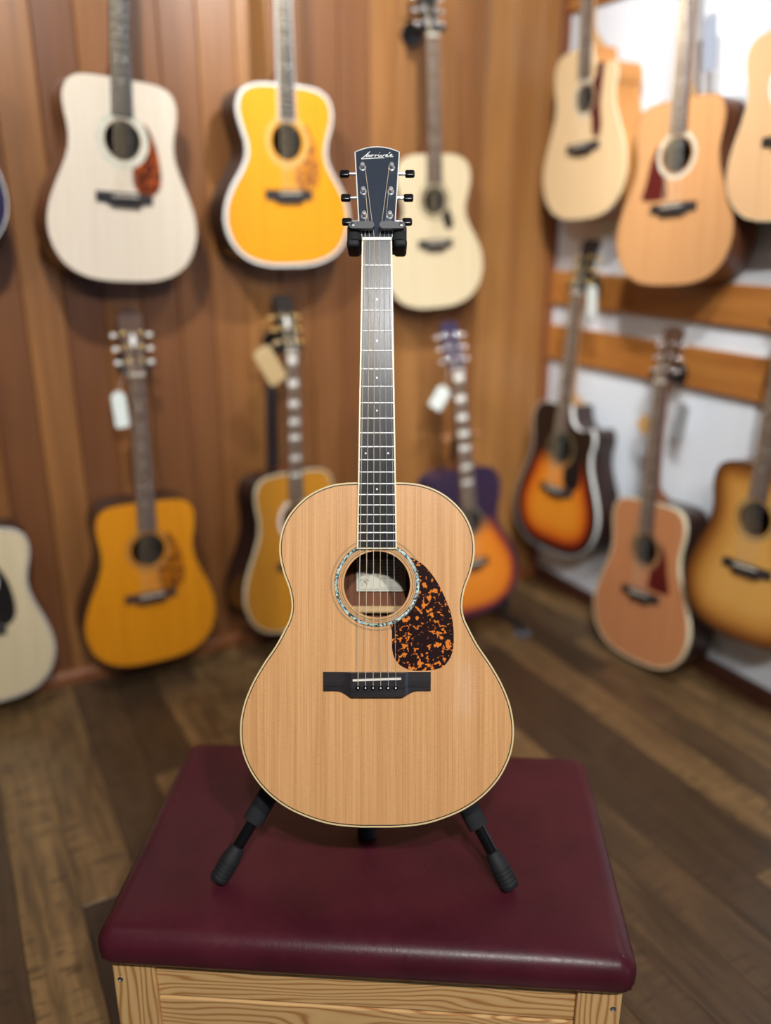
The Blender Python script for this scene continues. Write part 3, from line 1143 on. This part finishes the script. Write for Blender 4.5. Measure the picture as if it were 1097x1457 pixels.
main = build_guitar(MAIN_M, 'acoustic_guitar', 'natural cedar acoustic guitar held upright on a stand on the burgundy bench', 'guitar', None, dict(
    shape='L', per=6, scale=0.6465, nut_adj=-0.002, joint=14, hole_y=0.360, hole_r=0.0492, depth=(0.108, 0.094), top=M_CEDAR, side=M_WALNUT, neck=M_MAHOG,
    bind=M_BINDWOOD, bind_w=0.0020, purf_w=0.0013, rings=3, detail=True,
    rosette=[(1.06, 1.085, M_LINE), (1.12, 1.135, M_LINE), (1.185, 1.275, ABALONE), (1.175, 1.19, M_BLACKLINE), (1.27, 1.285, M_BLACKLINE), (1.365, 1.38, M_LINE), (1.40, 1.41, M_LINE)],
    guard='teardrop', guard_r=1.29, guard_mat=TORT_MAIN, bridge_w=0.1592, board=M_EBONY, board_bind=M_CREAM, end_w=0.0585, nut_w=0.0435, board_extra=0.0105,
    head=dict(len=0.1532, w0=0.0232, wm=0.0275, w1=0.0340, mat=M_HEADPLATE, bind=plain('head_line', srgb(214, 216, 212), 0.35), tuner=M_CHROME, button=M_BLACKPL,
              ys=(0.0355, 0.0757, 0.1165), px=(0.0190, 0.0205, 0.0218))))
print('MAIN nutY', main['nutY'])

# maker's script on the headstock
LOGO = [
    [(395, 180), (365, 212), (290, 285), (215, 350), (300, 347), (500, 336), (710, 325)],
    [(385, 262), (352, 256), (318, 285), (325, 306), (356, 296), (386, 265), (381, 296), (405, 300), (422, 262), (444, 270), (432, 305)],
    [(438, 285), (470, 260), (498, 262), (518, 272), (502, 305)],
    [(508, 285), (540, 262), (570, 268), (594, 262), (582, 298), (610, 300), (640, 262)],
    [(611, 200), (612, 212)],
    [(640, 262), (654, 302), (702, 256), (728, 270), (740, 284), (776, 270), (766, 247), (740, 264), (742, 298), (776, 302), (832, 278), (872, 266), (862, 243), (834, 262), (838, 299), (866, 306), (900, 290)],
    [(800, 232), (836, 192)],
]
lg = MB()
for st in LOGO:
    P = [Vector(((x - 553) / 14230, main['hl'] - (y - 62) / 14230 * 1.04, 0.0004)) for x, y in st]
    sm = []
    for i in range(len(P) - 1):
        p0, p1, p2, p3 = (P[max(0, min(len(P) - 1, i + k - 1))] for k in range(4))
        for j in range(4):
            t = j / 4
            sm.append(0.5 * ((2 * p1) + (p2 - p0) * t + (2 * p0 - 5 * p1 + 4 * p2 - p3) * t * t + (3 * p1 - p0 - 3 * p2 + p3) * t ** 3))
    sm.append(P[-1])
    lg.tube(sm, 0.00062, 6)
lg.xf(main['tilt']).build('maker_script', plain('logo_white', srgb(240, 242, 240), 0.4), main['head'])

# inside the body: label and back brace
dzb = -main['depth'](0.36) - 0.0062
paper = plain('label_paper', srgb(226, 224, 208), 0.8)
ink = plain('label_ink', srgb(120, 124, 116), 0.8)
lab = MB().box(-0.034, 0.045, 0.340, 0.391, dzb, dzb + 0.0008).build('paper_label', paper, main['root'])
zi = dzb + 0.0008
lm = MB()
for (x0, x1, y0, y1) in ((-0.031, 0.042, 0.343, 0.388),):
    lm.ring([(x0, y0), (x1, y0), (x1, y1), (x0, y1)], [(x0 + .0007, y0 + .0007), (x1 - .0007, y0 + .0007), (x1 - .0007, y1 - .0007), (x0 + .0007, y1 - .0007)], zi, zi + 0.0001)
lm.ring([(0.003, 0.346), (0.036, 0.346), (0.036, 0.361), (0.003, 0.361)], [(0.0035, 0.3465), (0.0355, 0.3465), (0.0355, 0.3605), (0.0035, 0.3605)], zi, zi + 0.0001)
rg = random.Random(5)
for k in range(14):
    cx, cy, rr = -0.0205 + rg.uniform(-.008, .008), 0.3665 + rg.uniform(-.018, .018), rg.uniform(.0015, .0035)
    a0 = rg.uniform(0, 6.28)
    lm.tube([(cx + rr * math.cos(a0 + t * .6), cy + rr * math.sin(a0 + t * .6), zi + .0001) for t in range(8)], 0.0004, 4)
for k in range(4):
    lm.box(0.004, 0.036 - 0.004 * (k % 2), 0.366 + k * 0.0052, 0.3668 + k * 0.0052, zi, zi + 0.0001)
lm.build('label_print', ink, lab)
MB().bbox(-0.11, 0.11, 0.306, 0.317, -main['depth'](0.31) - 0.006, -main['depth'](0.31) + 0.006, 0.002, 1).build('back_brace', plain('spruce_brace', srgb(214, 178, 128), 0.6), main['root'])

# ------------------------------------------------------------------ guitar stand on the bench
foot_l = on_plane(316, 1256, Vector((0, 0, BENCH_TOP)), ZUP)
foot_r = on_plane(722, 1266, Vector((0, 0, BENCH_TOP)), ZUP)
pole_b = on_plane(522, 1190, Vector((0, 0, BENCH_TOP)), ZUP)
collar = at_depth(526, 884, 1.25 + 0.170)
yoke_c = at_depth(536, 342, 1.25 + 0.060)
stand = empty('guitar_stand', Matrix.Translation(pole_b), 'black tripod guitar stand with foam sleeved legs on the burgundy bench', 'guitar stand')
M_FOAM = plain('grey_black_foam', srgb(44, 45, 48), 0.9, spec=0.2)
M_TUBE = plain('gloss_black_tube', srgb(14, 15, 18), 0.18)


def W(p):
    return Vector(p) - pole_b


up_pole = at_depth(534, 372, 1.25 + 0.115)
MB().tube([W(pole_b) + Vector((0, 0, 0.012)), W(collar), W(up_pole)], 0.0115, 14).build('pole', M_TUBE, stand, True)
MB().lathe([(0.012, 0), (0.0165, 0.001), (0.0165, 0.02), (0.0125, 0.028), (0.0116, 0.03)], (0, 0, 0), W(collar), 16).build('pole_foot', M_BLACKRUB, stand, True)
MB().lathe([(0.0118, -0.03), (0.02, -0.028), (0.022, -0.005), (0.022, 0.012), (0.018, 0.03), (0.0118, 0.034)], W(collar), W(up_pole) - W(collar), 18).build('collar', M_BLACKRUB, stand, True)
rear = Vector((pole_b.x - 0.005, 1.395, BENCH_TOP))
for k, ft in enumerate((foot_l, foot_r, rear)):
    a, b = W(collar), W(ft) + Vector((0, 0, 0.016))
    L = (b - a).length
    d = (b - a) / L
    a2 = a + d * 0.012
    lg_ = MB().tube([a2, b - d * 0.02], 0.0095, 14).build('leg', M_TUBE, stand, True)
    if k < 2:
        MB().lathe([(0.0096, L * 0.30), (0.0165, L * 0.30 + .001), (0.0165, L * 0.795), (0.0155, L * 0.80), (0.0096, L * 0.80)], a, d, 18).build('foam_sleeve', M_FOAM, lg_, True)
    prof = [(0.0096, L - 0.050), (0.0115, L - 0.049), (0.0150, L - 0.030)]
    for q in range(5):
        z = L - 0.026 + q * 0.0065
        prof += [(0.0152, z), (0.0152, z + 0.0042), (0.0138, z + 0.0046), (0.0138, z + 0.0060)]
    prof += [(0.0150, L + 0.0065), (0.0130, L + 0.0105), (0.006, L + 0.0115)]
    MB().lathe(prof, a, d, 20).build('rubber_foot', M_BLACKRUB, lg_, True, )
# neck yoke: block behind the neck, side cheeks, swing gates in front
YM = Matrix.Translation(-pole_b) @ MAIN_M
ny = main['nutY'] + 0.0
yk = MB().bbox(-0.043, 0.043, ny - 0.002, ny + 0.026, -0.062, -0.032, 0.006, 3)
for s in (-1, 1):
    x0, x1 = sorted((s * 0.0255, s * 0.0445))
    yk.bbox(x0, x1, ny - 0.0095, ny + 0.003, -0.046, 0.010, 0.005, 3)
yo = yk.xf(YM).build('yoke', M_BLACKRUB, stand, True)
for s in (-1, 1):
    MB().lathe([(0.0085, -0.004), (0.0105, -0.003), (0.0105, 0.017), (0.009, 0.019)], (s * 0.0335, ny + 0.004, 0.001), (0, 1, 0), 16).xf(YM).build('yoke_pad', plain('grey_foam_pad', srgb(30, 31, 34), 0.9), stand, True)
    cx0, cx1 = s * 0.0355, s * 0.0090
    cap = []
    rr = 0.0052
    for k in range(13):
        a = math.pi / 2 + math.pi * k / 12
        cap.append((cx0 * 1.0 + (rr * math.cos(a) if s < 0 else -rr * math.cos(a)), rr * math.sin(a)))
    for k in range(13):
        a = -math.pi / 2 + math.pi * k / 12
        cap.append((cx1 + (rr * math.cos(a) if s < 0 else -rr * math.cos(a)), rr * math.sin(a)))
    g = MB().prism([(x, y + ny + 0.0185) for x, y in cap], 0.010, 0.021).xf(YM).build('gate_arm', plain('gate_grey', srgb(52, 54, 58), 0.5), stand)
    MB().lathe([(0.0030, 0.0208), (0.0030, 0.0222), (0.0012, 0.0224)], (s * 0.0355, ny + 0.0185, 0), (0, 0, 1), 12).xf(YM).build('gate_bolt', M_BLACKPL, g, True)
    MB().lathe([(0.0075, -0.045), (0.0075, 0.0098)], (s * 0.0355, ny + 0.0185, 0), (0, 0, 1), 14).xf(YM).build('gate_post', M_BLACKRUB, stand, True)


# ------------------------------------------------------------------ guitars round the room
def hung(y1, p1, o1, y2, p2, o2, wall='L', force=None, yaw=0.0):
    """landmark heights (m) on the instrument's axis, their pixels and distances from the wall"""
    nn, tx = (NL, TL) if wall == 'L' else (NR, TR)
    P1 = on_plane(p1[0], p1[1], CORNER + nn * o1, nn)
    P2 = on_plane(p2[0], p2[1], CORNER + nn * o2, nn)
    s = (P1 - P2).length / (y1 - y2)
    ax = (P1 - P2).normalized()
    if force:
        mid = (P1 + P2) / 2
        P2 = mid - ax * (y1 - y2) * force / 2
        s = force
    org = P2 - ax * y2 * s
    m = frame_matrix(org, Matrix.Rotation(math.radians(yaw), 3, 'Z') @ tx, ax)
    return m @ Matrix.Scale(s, 4), s


SPRUCE = soundboard_mat('spruce_pale', srgb(222, 212, 196), srgb(210, 196, 176))
SPRUCE2 = soundboard_mat('spruce_cream', srgb(222, 209, 176), srgb(208, 190, 152))
AMBER = soundboard_mat('amber_top', srgb(230, 160, 0), srgb(214, 140, 0))
AMBER2 = soundboard_mat('honey_top', srgb(220, 146, 16), srgb(196, 118, 6))
AMBER3 = soundboard_mat('gold_top', srgb(206, 146, 40), srgb(176, 112, 24))
CEDAR2 = soundboard_mat('cedar_tan', srgb(210, 160, 110), srgb(190, 136, 86))
CEDAR3 = soundboard_mat('cedar_brown', srgb(198, 138, 94), srgb(172, 112, 72))
PEACH = soundboard_mat('spruce_peach', srgb(236, 196, 150), srgb(220, 174, 126))
M_SIDE_BR = wood('side_brown', srgb(118, 70, 42), srgb(76, 42, 26), axis=1, fine=200, along=6, coarse=30, rough=0.35, coat=0.2)
M_SIDE_DK = wood('side_dark', srgb(56, 34, 28), srgb(30, 19, 17), axis=1, fine=200, along=6, coarse=30, rough=0.3, coat=0.3)
M_SIDE_AM = wood('side_amber', srgb(206, 146, 80), srgb(176, 116, 58), axis=1, fine=200, along=6, coarse=30, rough=0.4)
M_NAVY = plain('navy_paint', srgb(38, 30, 66), 0.3, coat=0.3)
TORT2 = tortoise('tortoise_orange', srgb(72, 28, 14), srgb(162, 74, 20), 70, 0.52)
M_GUARD_RED = plain('red_tortoise', srgb(86, 22, 24), 0.3)
M_GUARD_BLK = plain('black_guard', srgb(24, 23, 25), 0.3)
ENGR1 = tortoise('engraved_amber', srgb(214, 138, 10), srgb(116, 58, 10), 110, 0.51)
ENGR2 = tortoise('engraved_honey', srgb(196, 120, 20), srgb(92, 44, 14), 110, 0.50)
M_DARKBIND = plain('dark_binding', srgb(70, 44, 30), 0.4)
M_PALEROS = shell('pale_shell', [srgb(206, 206, 190), srgb(186, 190, 176), srgb(222, 220, 204), srgb(198, 200, 182)])
M_AMBROS = plain('amber_rosette', srgb(206, 168, 96), 0.4)
M_WHITE = plain('white_binding', srgb(236, 238, 236), 0.35)
M_TAN_MAPLE = wood('maple_neck', srgb(196, 158, 110), srgb(170, 128, 84), axis=1, fine=200, along=8, coarse=30)
BURST_K = burst_mat('burst_black', [(0.0, srgb(14, 12, 13)), (0.20, srgb(20, 12, 12)), (0.38, srgb(150, 40, 18)), (0.62, srgb(226, 118, 28)), (1.0, srgb(240, 150, 40))], upper=(0.318, srgb(16, 14, 15)))
BURST_M = burst_mat('burst_brown', [(0.0, srgb(70, 38, 16)), (0.2, srgb(128, 76, 30)), (0.55, srgb(192, 136, 62)), (1.0, srgb(214, 162, 84))])
BURST_G = burst_mat('burst_navy', [(0.0, srgb(60, 26, 60)), (0.12, srgb(110, 36, 50)), (0.26, srgb(206, 104, 34)), (0.45, srgb(230, 134, 36)), (1.0, srgb(236, 142, 40))], upper=(0.285, srgb(40, 32, 64)))

nutD = 0.508 + 0.645 * (1 - 2 ** (-14 / 12))
nutO = 0.492 + 0.645 * (1 - 2 ** (-14 / 12))
holeD = nutD - 0.645 * 0.785
holeO = nutO - 0.645 * 0.785
bridgeD = nutD - 0.645
bridgeO = nutO - 0.645
PBL = PROF['P'][-1][1] / 1000
GROUP_L = 'guitars hung on the wooden wall'
GROUP_R = 'guitars hung on the white wall'
G = {}


def guitar(key, label, pose, S, wall, name='acoustic_guitar'):
    m, s = pose
    print('GUITAR %s scale %.3f  butt z %.3f nut-ish' % (key, s, m.translation.z))
    G[key] = build_guitar(m, name, label, 'guitar', GROUP_L if wall == 'L' else GROUP_R, S)
    G[key]['wall'] = wall
    G[key]['s'] = s


guitar('A', 'pale spruce dreadnought guitar with orange tortoise pickguard hung on wooden wall',
       hung(0.508, (171.5, 111), .160, 0.0, (181.5, 401), .165, 'L', yaw=9),
       dict(wmul=1.04, top=SPRUCE, side=M_SIDE_BR, neck=M_MAHOG, bind=M_DARKBIND, bind_w=.0012, purfling=False, rosette=[(1.12, 1.42, M_PALEROS)], guard='dread', guard_r=1.42, guard_mat=TORT2,
            board=M_EBONY), 'L')
guitar('B', 'bright amber guitar with white binding and engraved pickguard hung on wooden wall',
       hung(0.492, (405.7, 120), .160, 0.0, (415, 379), .160, 'L', yaw=7),
       dict(shape='O', wmul=1.09, top=AMBER, side=M_SIDE_DK, neck=M_MAHOG, bind=M_WHITE, bind_w=.007, bind_d=.010, rosette=[(1.12, 1.40, M_AMBROS)], guard='dread', guard_r=1.40, guard_mat=ENGR1,
            board=M_EBONY, board_bind=M_WHITE), 'L')
nutP = PBL + 0.60 * (1 - 2 ** (-14 / 12))
guitar('C', 'small cream parlour guitar with black teardrop pickguard hung on wooden wall',
       hung(nutP, (614.3, 51), .130, 0.0, (621, 437), .135, 'L'),
       dict(shape='P', wmul=1.08, top=SPRUCE2, side=M_SIDE_BR, neck=M_MAHOG, bind=M_CREAM, purfling=False, scale=0.60, hole_r=.044, rosette=[(1.12, 1.3, M_LINE)], guard='drop', guard_r=1.12,
            guard_mat=M_GUARD_BLK, bridge_w=.13, head=dict(len=.15, mat=M_BLACKPL)), 'L')
guitar('D', 'cream dreadnought guitar with black pickguard hung low on wooden wall',
       hung(0.508, (-48, 752), .165, 0.0, (-26, 1006), .165, 'L', force=1.08),
       dict(top=SPRUCE2, side=M_SIDE_DK, neck=M_MAHOG, bind=M_WHITE, guard='dread', guard_mat=M_GUARD_BLK), 'L')
guitar('E', 'honey amber dreadnought guitar with vine engraved pickguard hung low on wooden wall',
       hung(nutD, (194, 528.5), .120, 0.0, (222, 947), .160, 'L', force=1.08, yaw=3),
       dict(top=AMBER2, side=M_SIDE_DK, neck=M_MAHOG, bind=M_DARKBIND, rosette=[(1.1, 1.28, plain('brown_rosette', srgb(158, 112, 62), 0.4))], guard='dread', guard_r=1.3, guard_mat=ENGR2, bridge_mat=M_ROSE,
            head=dict(len=.165, top='peak', mat=M_ROSE, inlay=M_PEARL, tuner=M_GOLD, button=M_PEARL)), 'L')
guitar('F', 'gold topped guitar with black sides and block inlays hung low on wooden wall',
       hung(nutD, (414, 503.5), .150, 0.0, (426, 893), .235, 'L', yaw=15),
       dict(top=AMBER3, side=M_SIDE_DK, neck=M_MAHOG, bind=M_CREAM, bind_w=.004, bind_d=.008, guard='dread', guard_mat=M_GUARD_RED, inlay='block', board=M_ROSE,
            head=dict(len=.165, top='open', mat=M_BLACKPL, inlay=M_PEARL, tuner=M_GOLD, button=M_GOLD)), 'L')
guitar('X', 'dark blue guitar with pale edge beside the pale spruce guitar',
       hung(0.508, (-112, 66), .150, 0.0, (-100, 357), .145, 'L'),
       dict(top=M_NAVY, side=M_NAVY, neck=M_MAHOG, bind=M_WHITE, guard='dread', guard_mat=M_GUARD_BLK), 'L')
guitar('H', 'pale cutaway guitar with red pickguard hung near the corner of the white wall',
       hung(0.508, (834, 66), .150, 0.0, (826, 311), .150, 'R'),
       dict(cut=True, top=soundboard_mat('spruce_warm', srgb(240, 212, 168), srgb(226, 194, 146)), side=M_SIDE_AM, neck=M_TAN_MAPLE, bind=M_CREAM, purfling=False, guard='long', guard_r=1.15, guard_mat=M_GUARD_RED, hole_r=.043, rosette=[(1.1, 1.28, M_PALEROS)], inlay='dot'), 'R')
guitar('I', 'tan cedar left-handed guitar with dark red pickguard hung on white wall',
       hung(0.508, (969, 140), .150, 0.0, (950, 406), .170, 'R', yaw=8),
       dict(top=CEDAR2, side=M_SIDE_BR, neck=M_TAN_MAPLE, bind=M_DARKBIND, bind_w=.0012, purfling=False, guard='swoop', guard_r=1.3, guard_mat=M_GUARD_RED, lefty=True, rosette=[(1.1, 1.3, M_PALEROS)]), 'R')
guitar('J', 'peach coloured spruce guitar with dark sides hung beside the left-handed cedar guitar',
       hung(0.508, (1128, 32), .150, 0.0, (1112, 312), .150, 'R'),
       dict(top=PEACH, side=M_SIDE_DK, neck=M_MAHOG, bind=M_CREAM, purfling=False, guard='dread', guard_mat=M_GUARD_RED), 'R')
guitar('K', 'black and orange sunburst cutaway guitar hung low near the corner',
       hung(nutD, (822, 417), .120, 0.0, (782, 783), .190, 'R', yaw=4),
       dict(cut=True, top=BURST_K, burst=True, rings=10, side=M_SIDE_DK, neck=M_TAN_MAPLE, bind=M_WHITE, bind_w=.0015, bind_d=.012, guard='dread', guard_mat=M_GUARD_BLK, rosette=[(1.1, 1.25, M_LINE)],
            head=dict(len=.16, top='open', mat=M_BLACKPL, tuner=M_GOLD, button=M_GOLD)), 'R')
guitar('L', 'brown cedar guitar with cream edge and small pickguard hung low on white wall',
       hung(nutD, (940.7, 544), .120, 0.0, (902, 939), .200, 'R'),
       dict(top=CEDAR3, side=M_SIDE_DK, neck=M_MAHOG, bind=M_CREAM, bind_w=.004, bind_d=.012, purfling=False, guard='swoop', guard_r=1.3, guard_mat=M_GUARD_RED, rosette=[(1.1, 1.25, M_LINE)],
            head=dict(len=.16, mat=M_ROSE)), 'R')
guitar('M', 'brown sunburst guitar hung low on white wall beside the brown cedar guitar',
       hung(holeD, (1075, 734), .165, bridgeD, (1062, 811), .175, 'R', force=1.03, yaw=4),
       dict(top=BURST_M, burst=True, rings=10, side=M_SIDE_BR, neck=M_MAHOG, bind=M_DARKBIND, purfling=False, rosette=[(1.1, 1.25, M_LINE)]), 'R')

# parlour guitar on its own floor stand in the corner
mG, sG = hung(PBL + 0.6 * (1 - 2 ** (-12 / 12)), (651, 529), .30, 0.0, (678, 874), .42, 'L')
print('G', sG, mG.translation)
G['G'] = build_guitar(mG, 'parlour_guitar', 'small navy and orange parlour guitar leaning on a floor stand in the corner', 'guitar', None, dict(
    shape='P', top=BURST_G, burst=True, rings=10, side=M_NAVY, neck=M_MAHOG, bind=M_NAVY, purfling=False, scale=0.60, joint=12, hole_r=.042, bridge_w=.12, bridge_mat=M_ROSE,
    inlay='block', board=M_ROSE, rosette=[(1.1, 1.25, M_LINE)], head=dict(len=.15, mat=M_NAVY, w1=.030)))
G['G']['s'] = sG


# ------------------------------------------------------------------ wall hangers
def hanger(key, label, rail):
    g = G[key]
    M = g['M']
    nn = NL if g['wall'] == 'L' else NR
    ctr = M @ Vector((0, g['nutY'] + 0.022, -0.012))
    base_off = 0.044 if rail else 0.0
    dist = (ctr - CORNER).dot(nn) - base_off
    wp = ctr - nn * dist
    root = empty('wall_hanger', Matrix.Translation(wp), label, 'guitar hanger', 'guitar wall hangers')
    MB().lathe([(0.037, 0.0), (0.037, 0.010), (0.033, 0.014), (0.012, 0.016), (0.010, 0.018)], (0, 0, 0), nn, 24).build('wall_plate', M_BLACKPL, root, True)
    x = M.to_3x3() @ Vector((1, 0, 0))
    x.normalize()
    c = nn * (dist - 0.030)
    MB().tube([nn * 0.012, c], 0.0075, 10).build('arm', M_BLACKMETAL, root, True)
    pts = [c + nn * 0.05 - x * 0.040, c + nn * 0.028 - x * 0.040, c + nn * 0.006 - x * 0.032, c - x * 0.015, c, c + x * 0.015, c + nn * 0.006 + x * 0.032, c + nn * 0.028 + x * 0.040, c + nn * 0.05 + x * 0.040]
    MB().tube(pts, 0.0085, 10).build('yoke', M_BLACKRUB, root, True)


hanger('A', 'black wall hanger holding the pale spruce dreadnought guitar', False)
hanger('B', 'black wall hanger holding the bright amber guitar', False)
hanger('C', 'black wall hanger holding the small cream parlour guitar', False)
hanger('D', 'black wall hanger holding the low cream dreadnought guitar', False)
hanger('E', 'black wall hanger holding the honey amber guitar', False)
hanger('F', 'black wall hanger holding the gold topped guitar', False)
hanger('X', 'black wall hanger holding the dark blue guitar', False)
for k, nm in (('H', 'pale cutaway guitar'), ('I', 'left-handed cedar guitar'), ('J', 'peach coloured guitar'), ('K', 'black sunburst guitar'), ('L', 'brown cedar guitar'), ('M', 'brown sunburst guitar')):
    hanger(k, 'black wall hanger on the wooden rail holding the ' + nm, True)


# ------------------------------------------------------------------ tags and the floor stand
def hang_tag(px, py, w, h, roll, wall, off, col, label, key, thread=None):
    nn, tx = (NL, TL) if wall == 'L' else (NR, TR)
    P = on_plane(px, py, CORNER + nn * off, nn)
    xa = tx * math.cos(roll) + ZUP * math.sin(roll)
    ya = -tx * math.sin(roll) + ZUP * math.cos(roll)
    M = frame_matrix(P, xa, ya)
    root = empty('price_tag', M, label, 'tag', 'tags hanging from headstocks')
    c = 0.006
    MB().prism([(-w / 2 + c, -h / 2), (w / 2 - c, -h / 2), (w / 2, -h / 2 + c), (w / 2, h / 2 - 2 * c), (w / 2 - 2 * c, h / 2), (-w / 2 + 2 * c, h / 2), (-w / 2, h / 2 - 2 * c), (-w / 2, -h / 2 + c)], -0.0006, 0.0006).build('card', col, root)
    MB().ring(circle(0, h / 2 - 0.008, 0.004, 12), circle(0, h / 2 - 0.008, 0.002, 12), -0.0009, 0.0009).build('eyelet', M_NICKEL, root)
    g = G[key]
    tw = g['M'] @ g['tilt'] @ Vector((thread or (-0.02 if wall == 'L' else 0.02), 0.04, 0.006))
    tl = M.inverted() @ tw
    MB().tube([(0, h / 2 - 0.008, 0.001), (tl + Vector((0, h / 2 - .008, 0))) / 2 + Vector((0.001, 0, 0)), tl], 0.0009, 5).build('tag_thread', plain('thread', srgb(200, 190, 180), 0.8), root)


T_WHITE = plain('tag_white', srgb(222, 232, 228), 0.7)
T_TAN = plain('tag_tan', srgb(190, 164, 118), 0.7)
T_WOOD = plain('tag_wood', srgb(206, 164, 104), 0.7)
T_GREY = plain('tag_grey', srgb(150, 156, 160), 0.7)
T_BLUE = plain('tag_blue', srgb(150, 160, 178), 0.7)
hang_tag(171, 583, .040, .108, 0.05, 'L', .150, T_WHITE, 'long white price tag hanging beside the honey amber guitar neck', 'E')
hang_tag(384, 520, .062, .125, 0.5, 'L', .185, T_TAN, 'tilted tan card tag hanging from the gold topped guitar', 'F')
hang_tag(626, 566, .055, .08, -0.6, 'L', .30, T_WHITE, 'white diamond-hung tag on the small navy and orange guitar', 'G')
hang_tag(842, 428, .05, .10, 0.1, 'R', .13, T_WHITE, 'white tag hanging from the black sunburst guitar headstock', 'K')
hang_tag(917, 604, .06, .06, 0.75, 'R', .088, T_WOOD, 'tan triangular tag hanging behind the brown cedar guitar neck', 'L', -0.02)
hang_tag(968, 600, .05, .12, -0.12, 'R', .06, T_GREY, 'grey tag hanging behind the brown cedar guitar neck', 'L')
hang_tag(1010, 60, .05, .15, 0.12, 'R', .075, T_BLUE, 'blue grey tag hanging behind the left-handed cedar guitar neck', 'I')

# dark strap hanging behind the gold topped guitar
st_m = []
for i in range(9):
    t = i / 8
    c = on_plane(386 + 2 * t, 540 + 130 * t, CORNER + NL * (.05 + .01 * math.sin(t * 5)), NL)
    st_m += [c - TL * 0.021, c + TL * 0.021, c + TL * 0.021 + NL * 0.003, c - TL * 0.021 + NL * 0.003]
fs = []
for i in range(8):
    for k in range(4):
        fs.append((i * 4 + k, i * 4 + (k + 1) % 4, i * 4 + 4 + (k + 1) % 4, i * 4 + 4 + k))
fs += [(0, 1, 2, 3), (35, 34, 33, 32)]
tag(make('guitar_strap', st_m, fs, plain('strap_leather', srgb(46, 36, 40), 0.5)), 'dark leather strap hanging behind the gold topped guitar', 'strap')

# floor stand under the parlour guitar
gM, gs = G['G']['M'], sG
gb = gM @ Vector((0, 0, -0.06))
base = Vector((gb.x, gb.y, 0.0)) - NL * 0.06
fst = empty('floor_guitar_stand', Matrix.Translation(base), 'black tubular floor stand carrying the small navy and orange guitar', 'guitar stand')


def V2(p):
    return Vector(p) - base


nk = gM @ Vector((0, PBL + 0.10, -0.045))
low = base + Vector((0, 0, 0.16))
MB().tube([V2(low), V2(gM @ Vector((0, 0.2, -0.14))), V2(nk)], 0.012, 12).build('pole', M_TUBE, fst, True)
MB().tube([V2(nk + gM.to_3x3() @ Vector((-0.06, 0, 0.05))), V2(nk + gM.to_3x3() @ Vector((-0.045, 0, 0))), V2(nk + gM.to_3x3() @ Vector((0.045, 0, 0))), V2(nk + gM.to_3x3() @ Vector((0.06, 0, 0.05)))], 0.010, 10).build('neck_rest', plain('tan_foam', srgb(150, 104, 66), 0.9), fst, True)
foot = on_plane(745, 906, Vector((0, 0, 0)), ZUP)
for q in (foot, base - TL * 0.26 + NL * 0.20, base - NL * 0.12):
    qq = Vector((q.x, q.y, 0.012))
    lg_ = MB().tube([V2(low), V2(qq + Vector((0, 0, 0.03)) + (low - qq) * 0.10), V2(qq)], 0.011, 10).build('leg', M_TUBE, fst, True)
    dd = (Vector((q.x, q.y, 0)) - Vector((low.x, low.y, 0))).normalized()
    MB().tube([V2(qq - dd * 0.03), V2(qq + dd * 0.02)], 0.0125, 10).build('rubber_foot', plain('foot_blue_grey', srgb(70, 76, 90), 0.6), lg_, True)
for s in (-1, 1):
    a = gM @ Vector((s * 0.02, 0.05, -0.14))
    b = gM @ Vector((s * 0.11, -0.004, -0.10))
    c = gM @ Vector((s * 0.11, -0.004, 0.012))
    d = gM @ Vector((s * 0.11, 0.04, 0.022))
    MB().tube([V2(a), V2(b), V2(c), V2(d)], 0.0105, 10).build('cradle_arm', M_BLACKRUB, fst, True)
